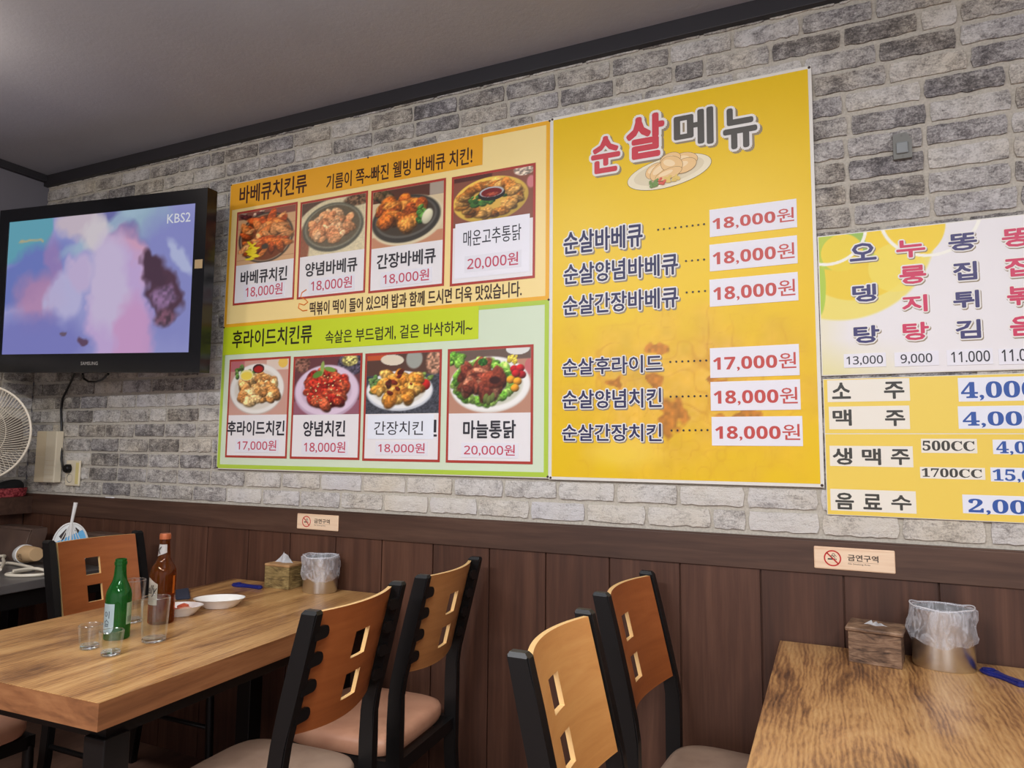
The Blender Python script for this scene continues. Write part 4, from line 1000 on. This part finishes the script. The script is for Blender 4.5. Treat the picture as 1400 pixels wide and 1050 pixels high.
# green spirit bottle
L = on(159, 872.5)
sj = bottle('soju_bottle', 'green glass bottle with a pale label standing among the glasses', L, [(.029, 0), (.0325, .003), (.0325, .10), (.0325, .115), (.0305, .128), (.0245, .142), (.0185, .155), (.0155, .172), (.0143, .195), (.0143, .198), (.0160, .199), (.0160, .207), (.0145, .208), (.0145, .214), (.013, .215)], M['greenglass'])
a = facing(L)
lab = label_patch('front_label', .0325, a - .95, .044, lambda s: (.018 + .016 * (abs(2 * s - 1) ** 4), .098), (206, 222, 226), sj)
for k, ch_ in enumerate('이슬'):
    lettering('label_lettering', ch_, (-.009, .060 - .022 * k, .007, .079 - .022 * k), -.0008, (46, 60, 76), lab, (0, 0, 0), .0, warp=wrap(.0328, a - .85, 0))
lab = label_patch('rear_label', .0325, a + 1.12, .028, lambda s: (.040, .098), (206, 226, 190), sj)
lettering('label_lettering', '||||||', (-.007, .046, .010, .062), -.0008, (70, 84, 80), lab, (0, 0, 0), 0, warp=wrap(.0328, a + 1.0, 0))
# amber beer bottle
L = on(219.5, 851)
be = bottle('beer_bottle', 'tall amber glass bottle with a white neck label behind the clear glass', L, [(.032, 0), (.0365, .004), (.0365, .12), (.0365, .140), (.035, .155), (.030, .168), (.023, .178), (.0178, .190), (.0152, .215), (.0138, .236), (.0138, .244), (.0158, .246), (.0158, .256), (.0145, .260), (.0125, .262)], M['amberglass'])
a = facing(L)
bm = bmesh.new(); lathe(bm, [(0, .2472), (.0162, .2472), (.0164, .258), (.0150, .2635), (0, .2640)], 24); obj('cap', bm, mat('copper_cap', (176, 96, 58), .4, .3), be, True)
bm = bmesh.new(); lathe(bm, [(0, .0085), (.0325, .0085), (.0332, .012), (.0332, .070), (0, .070)], 32); obj('beer', bm, glassmat('beer_liquid', (186, 88, 18), 0.02, 1.33, .45, .1, .0), be, True)
lab = label_patch('neck_label', lambda z: .0152 + .0028 * max(0, (.215 - z) / .025) if z < .215 else .0152 - .0014 * (z - .215) / .021, a - .55, .030, lambda s: (.196 + .012 * s, .232), (232, 230, 226), be)
lettering('label_lettering', 'K', (-.010, .204, .002, .226), -.0018, (56, 50, 48), lab, (0, 0, 0), .0, warp=wrap(.0165, a - .6, 0), skew=.2)
lab = label_patch('body_label', .0365, a - 1.05, .050, lambda s: (.058, .135 - .03 * max(0, s - .45)), (214, 206, 190), be)
lettering('label_lettering', 'Kelly', (-.030, .082, .020, .116), -.0008, (52, 44, 42), lab, (0, 0, 0), .004, warp=wrap(.0368, a - 1.0, 0), skew=.25)
label_patch('tax_strip', .0365, a + .95, .009, lambda s: (.088, .140), (236, 130, 40), be)

def tumbler(name, label, loc, r0, r1, h, wall, base, cat='glass', group=None):
    t = thing(name, label, cat, loc, group=group)
    bm = bmesh.new(); lathe(bm, [(0, .001), (r0 * .82, .0), (r0, .003), (r1, h - .001), (r1 - wall * .5, h), (r1 - wall, h - .001), (r0 - wall * .6, base), (0, base)], 36)
    obj('glass_body', bm, M['glass'], t, True)
    bm = bmesh.new(); lathe(bm, [(0, .0025), (r0 * .78, .0015), (r0 * .95, .004), (r0 * .98, base * .7), (r0 * .88, base - .001), (0, base * .72)], 36); obj('thick_base', bm, M['glassbase'], t, True)
    bm = bmesh.new(); tube(bm, [((r1 - wall * .5) * math.cos(2 * PI * k / 40), (r1 - wall * .5) * math.sin(2 * PI * k / 40), h) for k in range(40)], .0009, 6, True); obj('rim', bm, M['glassbase'], t, True)
    return t
tumbler('shot_glass', 'empty shot glass farther left of the two before the green bottle', on(122, 887), .0225, .0285, .061, .003, .013, group='shot glasses')
tumbler('shot_glass', 'empty shot glass nearest the table front, right of the other shot glass', on(151, 896), .0225, .0285, .061, .003, .013, group='shot glasses')
g = tumbler('beer_glass', 'tall clear tumbler in front of the amber bottle', on(210, 877), .0305, .0365, .118, .0025, .012, group='tumblers')
tumbler('beer_glass', 'tall clear tumbler half hidden behind the green bottle', on(179, 851), .0300, .0350, .125, .0025, .012, group='tumblers')
def saucer(label, loc, rx, ry, h, rz):
    t = thing('small_dish', label, 'dish', loc, rz, group='white side dishes')
    bm = bmesh.new(); pr = [(0, .002), (.55, .0), (.62, .001), (.78, h * .45), (.97, h * .95), (1.0, h), (.97, h), (.9, h * .8), (.66, .007), (0, .006)]
    lathe(bm, [(r, z) for r, z in pr], 48, sx=rx, sy=ry); obj('bowl', bm, M['porcelain'], t, True); return t
d1 = saucer('empty white oval dish beside the dish of red scraps', on(299.5, 830), .082, .060, .030, .55)
d2 = saucer('white oval dish with red food scraps behind the amber bottle', on(243.5, 841), .074, .054, .030, .55)
rnd = random.Random(8); cols = [(214, 120, 88), (226, 150, 120), (206, 96, 66), (232, 190, 168)]
q0 = on(238, 838)
for k in range(7):
    bm = bmesh.new(); bmesh.ops.create_icosphere(bm, subdivisions=2, radius=1)
    for v in bm.verts: v.co = Vector((v.co.x * rnd.uniform(.015, .018), v.co.y * .011, v.co.z * .0062)) * (1 + .25 * rnd.random())
    bmesh.ops.rotate(bm, verts=bm.verts, cent=(0, 0, 0), matrix=Matrix.Rotation(rnd.uniform(0, 3), 3, 'Z') @ Matrix.Rotation(rnd.uniform(-.4, .4), 3, 'X'))
    o_ = obj('kimchi_piece', bm, ink_of(cols[k % 4]), None, True, loc=(d2.location.x + .006 + rnd.uniform(-.03, .03), d2.location.y + .010 + rnd.uniform(-.014, .014), TZ + .0135 + .0065 * (k // 3)))
    tag(o_, 'small piece of reddish food left in the white dish', 'food scrap', 'red food scraps in the white dish')
# flat dark pouch
c4 = [on(239, 810), on(258, 807), on(260, 819.5), on(240, 821)]
cx = sum(c4, Vector()) / 4; bm = bmesh.new(); prism(bm, [(p.x - cx.x, p.y - cx.y) for p in c4], 0, .010, 'z'); bmesh.ops.bevel(bm, geom=bm.edges[:], offset=.003, segments=2, affect='EDGES')
tag(obj('flat_pouch', bm, M['navy'], None, False, cx), 'flat dark navy pouch lying behind the dish with red scraps', 'pouch')

def opener(label, a, b):
    d = (b - a); Ln = d.length; t = thing('bottle_opener', label, 'bottle opener', (a + b) / 2, math.atan2(d.y, d.x), group='blue bottle openers')
    bm = bmesh.new(); n = 20; up_, lo_ = [], []
    def half(s): return .016 * (1 - (2 * s / .55 - 1) ** 4) ** .5 * .95 + .001 if s < .30 else (.016 - .0075 * math.sin(min(1, (s - .30) / .25) * PI / 2) + .0055 * max(0, (s - .6) / .4)) * (1 if s < .93 else math.sqrt(max(.05, 1 - ((s - .93) / .07) ** 2)))
    poly = [(-Ln / 2 + Ln * i / n, half(i / n)) for i in range(n + 1)]; poly += [(x, -y) for x, y in reversed(poly)]
    prism(bm, poly, 0, .012, 'z'); bmesh.ops.bevel(bm, geom=[e for e in bm.edges if abs(e.verts[0].co.z - e.verts[1].co.z) < .001], offset=.0035, segments=2, affect='EDGES')
    obj('handle', bm, M['blue'], t)
    bm = bmesh.new(); lathe(bm, [(.0065, .0118), (.0105, .0118), (.0112, .0132), (.0105, .014), (.0065, .0128)], 20, c=(-Ln * .30, 0, 0), close=True); obj('prying_ring', bm, M['blue'], t, True)
opener('dark blue plastic bottle opener on the left table near its tissue box', on(318, 801), on(358, 805.5))
opener('dark blue plastic bottle opener beside the steel bin on the right table', on(1343, 918), on(1402, 941))

# tissue boxes of grainy wood
def woodbox(k, stops): return wood(k, (9, 9, 46), stops, .6, 2.6, 3, .5)
WB1 = woodbox('olive_rough_wood', [(.36, (74, 58, 32)), (.5, (132, 110, 66)), (.64, (172, 150, 100))]); WB1t = woodbox('warm_rough_wood', [(.3, (140, 104, 66)), (.5, (170, 130, 86)), (.7, (190, 150, 104))])
WB2 = woodbox('dark_rough_wood', [(.36, (52, 34, 24)), (.5, (116, 88, 66)), (.64, (156, 126, 100))])
def tissue_box(label, loc, rz, w, d, h, m, mt, lid, tissue):
    t = thing('tissue_box', label, 'tissue box', loc, rz)
    obj('box_body', B(0, w, 0, d, 0, h, .0015), m, t)
    e = lid; bm = B(-e, w + e, -e, d + e, h, h + .010, .003); obj('lid', bm, mt, t)
    bm = bmesh.new(); G = []
    n = 9
    for i in range(n):
        for j in range(5):
            s, r = i / (n - 1), j / 4
            x = w * .5 + (s - .5) * tissue[0] * (1 - .45 * r); y = d * .5 + (r - .3) * .02 + .007 * math.sin(s * 9 + r * 2); z = h + .0105 + tissue[1] * r * (.6 + .4 * math.sin(s * 5 + .6)) + .003 * math.sin(s * 17) * r
            G.append(bm.verts.new((x, y, z)))
    for i in range(n - 1):
        for j in range(4): bm.faces.new((G[i * 5 + j], G[(i + 1) * 5 + j], G[(i + 1) * 5 + j + 1], G[i * 5 + j + 1]))
    bmesh.ops.solidify(bm, geom=bm.faces[:], thickness=.0015); tg = obj('tissue', bm, M['paper'], t)
    return t
a, b = on(361, 803), on(394, 806.5); rz = math.atan2(b.y - a.y, b.x - a.x)
tissue_box('small olive-brown wooden tissue box with a raised white tissue on the left table', a, rz, (b - a).length, .088, .080, WB1, WB1t, .0015, (.085, .036))
a, b = on(1160.5, 904.5), on(1233.5, 916); rz = math.atan2(b.y - a.y, b.x - a.x)
tissue_box('dark rough wooden tissue box with an overhanging lid on the right table', a, rz, (b - a).length, .105, .078, WB2, WB2, .006, (.055, .006))

# steel bins with a plastic bag turned over the rim
m = M['filmrim'] = mat('plastic_film_fold', (236, 236, 240), .35); tt = NT(m); tr_ = tt.n('ShaderNodeBsdfTransparent'); mx_ = tt.n('ShaderNodeMixShader'); mx_.inputs[0].default_value = .5
tt.l(tr_.outputs[0], mx_.inputs[1]); tt.l(tt.b.outputs[0], mx_.inputs[2]); tt.l(mx_.outputs[0], tt.t.nodes['Material Output'].inputs['Surface'])
def bin_(label, loc, r, h, seed, low, sy=.8):
    t = thing('table_bin', label, 'bin', loc)
    bm = bmesh.new(); lathe(bm, [(0, .002), (r * .96, 0), (r, .004), (r, h), (r - .0015, h), (r - .002, .006), (0, .005)], 48); obj('steel_can', bm, M['steel'], t, True)
    rnd = random.Random(seed); ph = [(rnd.uniform(0, 6.28), rnd.randint(2, 4)) for _ in range(4)]
    def wob(j, a, rr, z):
        k = 0.0022 * math.sin(ph[0][1] * a + ph[0][0] + j * .9) + .0018 * math.sin((ph[1][1] + 3) * a + ph[1][0] - j * 1.3) + .0012 * math.sin((ph[2][1] + 7) * a + j * 2)
        f = .25 if z > h - .004 and rr < r + .004 else 1.0
        if rr < r - .002: return rr - abs(k) - .001, z
        return max(rr + k * f * 1.3, r + .0012), z + (k * 2.0 if j in (0, 1) else 0) + (.003 * math.sin(2 * a + ph[3][0]) if j < 2 else 0)
    prof = [(r + .003, low), (r + .008, low + .012), (r + .0075, low + .028), (r + .005, low + .045), (r + .0055, h - .02), (r + .004, h + .002), (r + .001, h + .006), (r - .004, h + .003), (r - .007, h - .03), (r - .010, h * .45)]
    bm = bmesh.new(); lathe(bm, prof, 72, wob=wob); obj('bag_liner', bm, M['film'], t, True)
    bm = bmesh.new(); tube(bm, [((r + .0015 + .002 * math.sin(3 * a + ph[0][0]) + .001 * math.sin(7 * a)) * math.cos(a), (r + .0015 + .002 * math.sin(3 * a + ph[0][0]) + .001 * math.sin(7 * a)) * math.sin(a), h + .006 + .0035 * math.sin(2 * a + ph[1][0]) + .0015 * math.sin(5 * a)) for a in [2 * PI * k / 64 for k in range(64)]], .0017, 6, True)
    obj('bag_rim', bm, M['filmrim'], t, True)
    t.scale = (1, sy, 1)
    return t
b1 = bin_('round steel bin lined with a clear plastic bag on the left table', Vector((-1.738, -.088, TZ)), .0655, .125, 3, .048, .88)
b2 = bin_('round steel bin lined with a clear plastic bag on the right table', Vector((.2345, -.094, TZ)), .0690, .142, 9, .062, .82)

# ================================================================== THE DARK CORNER TABLE
# hand fan, handle up
hf = Vector((-2.935, -.25, TZ))
t = thing('hand_fan', 'round white and blue hand fan with its handle pointing up behind a chair', 'hand fan', hf, math.radians(54))
cz = .100; rx, rz_ = .064, .099
bm = bmesh.new()
out = [(rx * math.cos(2 * PI * k / 40), cz + rz_ * math.sin(2 * PI * k / 40)) for k in range(40)]
prism(bm, out, -.0008, .0008); obj('blue_sheet', bm, ink_of((104, 176, 222)), t)
bm = bmesh.new(); prism(bm, [(x * .97, z) for x, z in [(rx * math.cos(a), cz + rz_ * .98 * math.sin(a)) for a in [PI * (.26 + .68 * i / 22) for i in range(23)]]], -.0016, -.0009); obj('white_print', bm, ink_of((226, 228, 226)), t)
for k, q in enumerate((((-.042, cz + .046), (-.017, cz + .078), (-.018, cz + .040), (-.030, cz + .030)), ((.016, cz + .082), (.030, cz + .068), (.026, cz + .056), (.013, cz + .068)))):
    bm = bmesh.new(); prism(bm, list(q), -.0021, -.0017); obj('gap_patch', bm, ink_of((58, 48, 46)), t)  # added dark patches standing in for the see-through gaps beside the ribs
bm = bmesh.new(); tube(bm, [(x, 0, z) for x, z in out], .0042, 6, True); obj('rim', bm, M['white'], t, True)
for k in range(-3, 4):
    bm = bmesh.new(); tube(bm, [(.002 * k, -.0024, cz + rz_ * .96), (.007 * k, -.0028, cz + .06), (.014 * k, -.0026, cz + .012)], .0016, 5); obj('rib', bm, M['white'], t, True)
bm = bmesh.new(); tube(bm, [(0, 0, cz + .02), (0, -.001, cz + rz_ + .004), (.010, 0, .285)], .006, 8, rad=[.004, .0058, .0080]); obj('handle', bm, M['white'], t, True)
# paper cup on its side
a, b = on(25, 784), on(68, 788)
cc = Vector((-3.285, -.225, TZ + .041)); t = thing('paper_cup', 'tan paper cup with a white lid lying on the dark corner table', 'paper cup', (cc.x, cc.y, TZ), math.radians(-8))
def lying(bm): bmesh.ops.rotate(bm, verts=bm.verts, cent=(0, 0, 0), matrix=Matrix.Rotation(-PI / 2 - .08, 3, 'Y')); bmesh.ops.translate(bm, verts=bm.verts, vec=(0, 0, .0425)); return bm
bm = bmesh.new(); lathe(bm, [(0, -.115), (.028, -.115), (.030, -.112), (.0395, -.004), (.0395, 0), (0, 0)], 32); obj('cup_body', lying(bm), mat('kraft_cup', (198, 164, 122), .6), t, True)
bm = bmesh.new(); lathe(bm, [(.0388, -.016), (.0415, -.014), (.0425, .006), (.039, .014), (.037, .026), (0, .024)], 32); obj('lid', lying(bm), M['white'], t, True)
lettering('cup_lettering', 'HOL', (.034, .030, .078, .054), -.0405, (70, 52, 44), t, (0, 0, 0), .01, skew=-.3)
# white extension leads
def lead(label, pts, r):
    P3 = []; n = len(pts)
    for i in range(n - 1):
        p0, p1, p2, p3 = pts[max(i - 1, 0)], pts[i], pts[i + 1], pts[min(i + 2, n - 1)]
        for k in range(8):
            s = k / 8; P3.append(tuple(.5 * (2 * b + (c - a) * s + (2 * a - 5 * b + 4 * c - d) * s * s + (-a + 3 * b - 3 * c + d) * s ** 3) for a, b, c, d in zip(p0, p1, p2, p3)))
    P3.append(pts[-1])
    return tag(obj('extension_lead', tube(bmesh.new(), P3, r, 8), M['cage'], smooth=True), label, 'cable', 'white leads on the corner table')
zt = TZ + .0052
def cp(px, py, dz=0): q = T(px, py, TZ + dz); return (q.x, q.y, TZ + .0070 + dz)
lead('white extension lead looped in the front on the dark corner table', [cp(-24, 776), cp(8, 772), cp(30, 775, .004), cp(46, 780), cp(28, 784), cp(8, 788), cp(30, 789.5), cp(60, 787.5), cp(62, 783), cp(52, 780, .008), cp(38, 780, .012), cp(18, 783, .012)], .0062)
lead('white extension lead looped at the back on the dark corner table', [cp(-20, 766, .014), cp(5, 762, .014), cp(4, 766, .016), cp(5, 770, .014), cp(3, 775, .016), cp(0, 781, .014)], .0062)
t = thing('power_strip', 'white multi-socket strip under the leads at the left edge', 'power strip', tuple(T(-34, 790, TZ)), math.radians(15))
obj('body', B(-.10, .06, -.025, .025, 0, .032, .004), M['ivory2'], t)
for x in (-.07, -.03, .01):
    bm = bmesh.new(); lathe(bm, [(0, .0322), (.015, .0322), (.017, .034), (.018, .032)], 16, c=(x, 0, 0)); obj('outlet', bm, M['grey'], t)
# dark padded cushions leaning against the wall
def cushion(label, x0, x1, y0, z1, tilt):
    t = thing('seat_cushion', label, 'cushion', ((x0 + x1) / 2, y0, TZ), 0, 'dark brown cushions at the wall')
    w = (x1 - x0) / 2; h = z1 - TZ; bm = bmesh.new()
    bmesh.ops.create_cube(bm, size=1); bmesh.ops.subdivide_edges(bm, edges=bm.edges[:], cuts=5, use_grid_fill=True)
    for v in bm.verts:
        x, y, z = v.co * 2; e = (1 - .06 * z * z) ; d = (1 - x ** 6 * .35) * (1 - z ** 6 * .35)
        v.co = Vector((x * w * (1 - .05 * z ** 4), y * .042 * (.55 + .45 * d), h / 2 + z * h / 2 * (1 - .04 * x ** 4)))
        v.co.y += tilt * v.co.z
    obj('padding', bm, M['leather'], t, True)
    bm = bmesh.new(); tube(bm, [(x, -.040 + tilt * z, z) for x, z in ((-w * .95, .012), (-w * .95, h * .94), (w * .95, h * .94), (w * .95, .012))], .003, 6); obj('piping', bm, M['leather'], t, True)
q = W(50, 722, -.14)
cushion('dark brown padded cushion behind the paper cup in the corner', -3.655, q.x, -.16, q.z, .3)
q0, q1 = W(108, 728, -.10), W(186, 727, -.10)
t2 = cushion('dark brown padded cushion behind the hand fan and chair', q0.x, min(q1.x, -2.90) , -.075, q0.z, .15)
# red basket with a black cap on the ledge of the left wall
bk = Vector((XL + .045, -.115, RAILT - .012))
t = thing('red_basket', 'low red mesh basket on the ledge in the left corner', 'basket', bk)
bm = bmesh.new(); lathe(bm, [(.0, .001), (.9, 0), (1, .006), (1.06, .042), (1.02, .042), (.95, .008), (0, .006)], 28, sx=.034, sy=.085); M['redmesh'] = mat('red_mesh', (168, 44, 52), .6); tt = NT(M['redmesh']); nn = tt.noise(tt.mapping((1, 1, 1)), 90, 3); tt.color(tt.ramp(nn, [(.4, (120, 24, 36)), (.6, (206, 92, 96))])); obj('basket_body', bm, M['redmesh'], t, True)
bm = bmesh.new(); bmesh.ops.create_icosphere(bm, subdivisions=3, radius=1)
for v in bm.verts: v.co = Vector((v.co.x * .028, v.co.y * .075, max(v.co.z, -.3) * .032 * (1 + .5 * v.co.y)))
tag(obj('black_pouch', bm, mat('black_cloth', (26, 26, 28), .8), None, True, loc=(bk.x, bk.y, bk.z + .048)), 'black cloth bundle lying in the red basket in the corner', 'pouch')
q = W(150, 682, -.008); bm = bmesh.new(); prism(bm, [(-.03, 0), (.02, -.004), (.03, .002), (.005, .006)], 0, .004, 'z')
tag(obj('paper_scrap', bm, M['paper'], None, False, loc=(q.x, -.0085, RAILT)), 'tiny white paper scrap on the top of the wall rail', 'paper scrap')
_tmp = bpy.data.objects['lettering_curve']; bpy.data.objects.remove(_tmp)
for m_ in bpy.data.meshes:
    m_.validate()
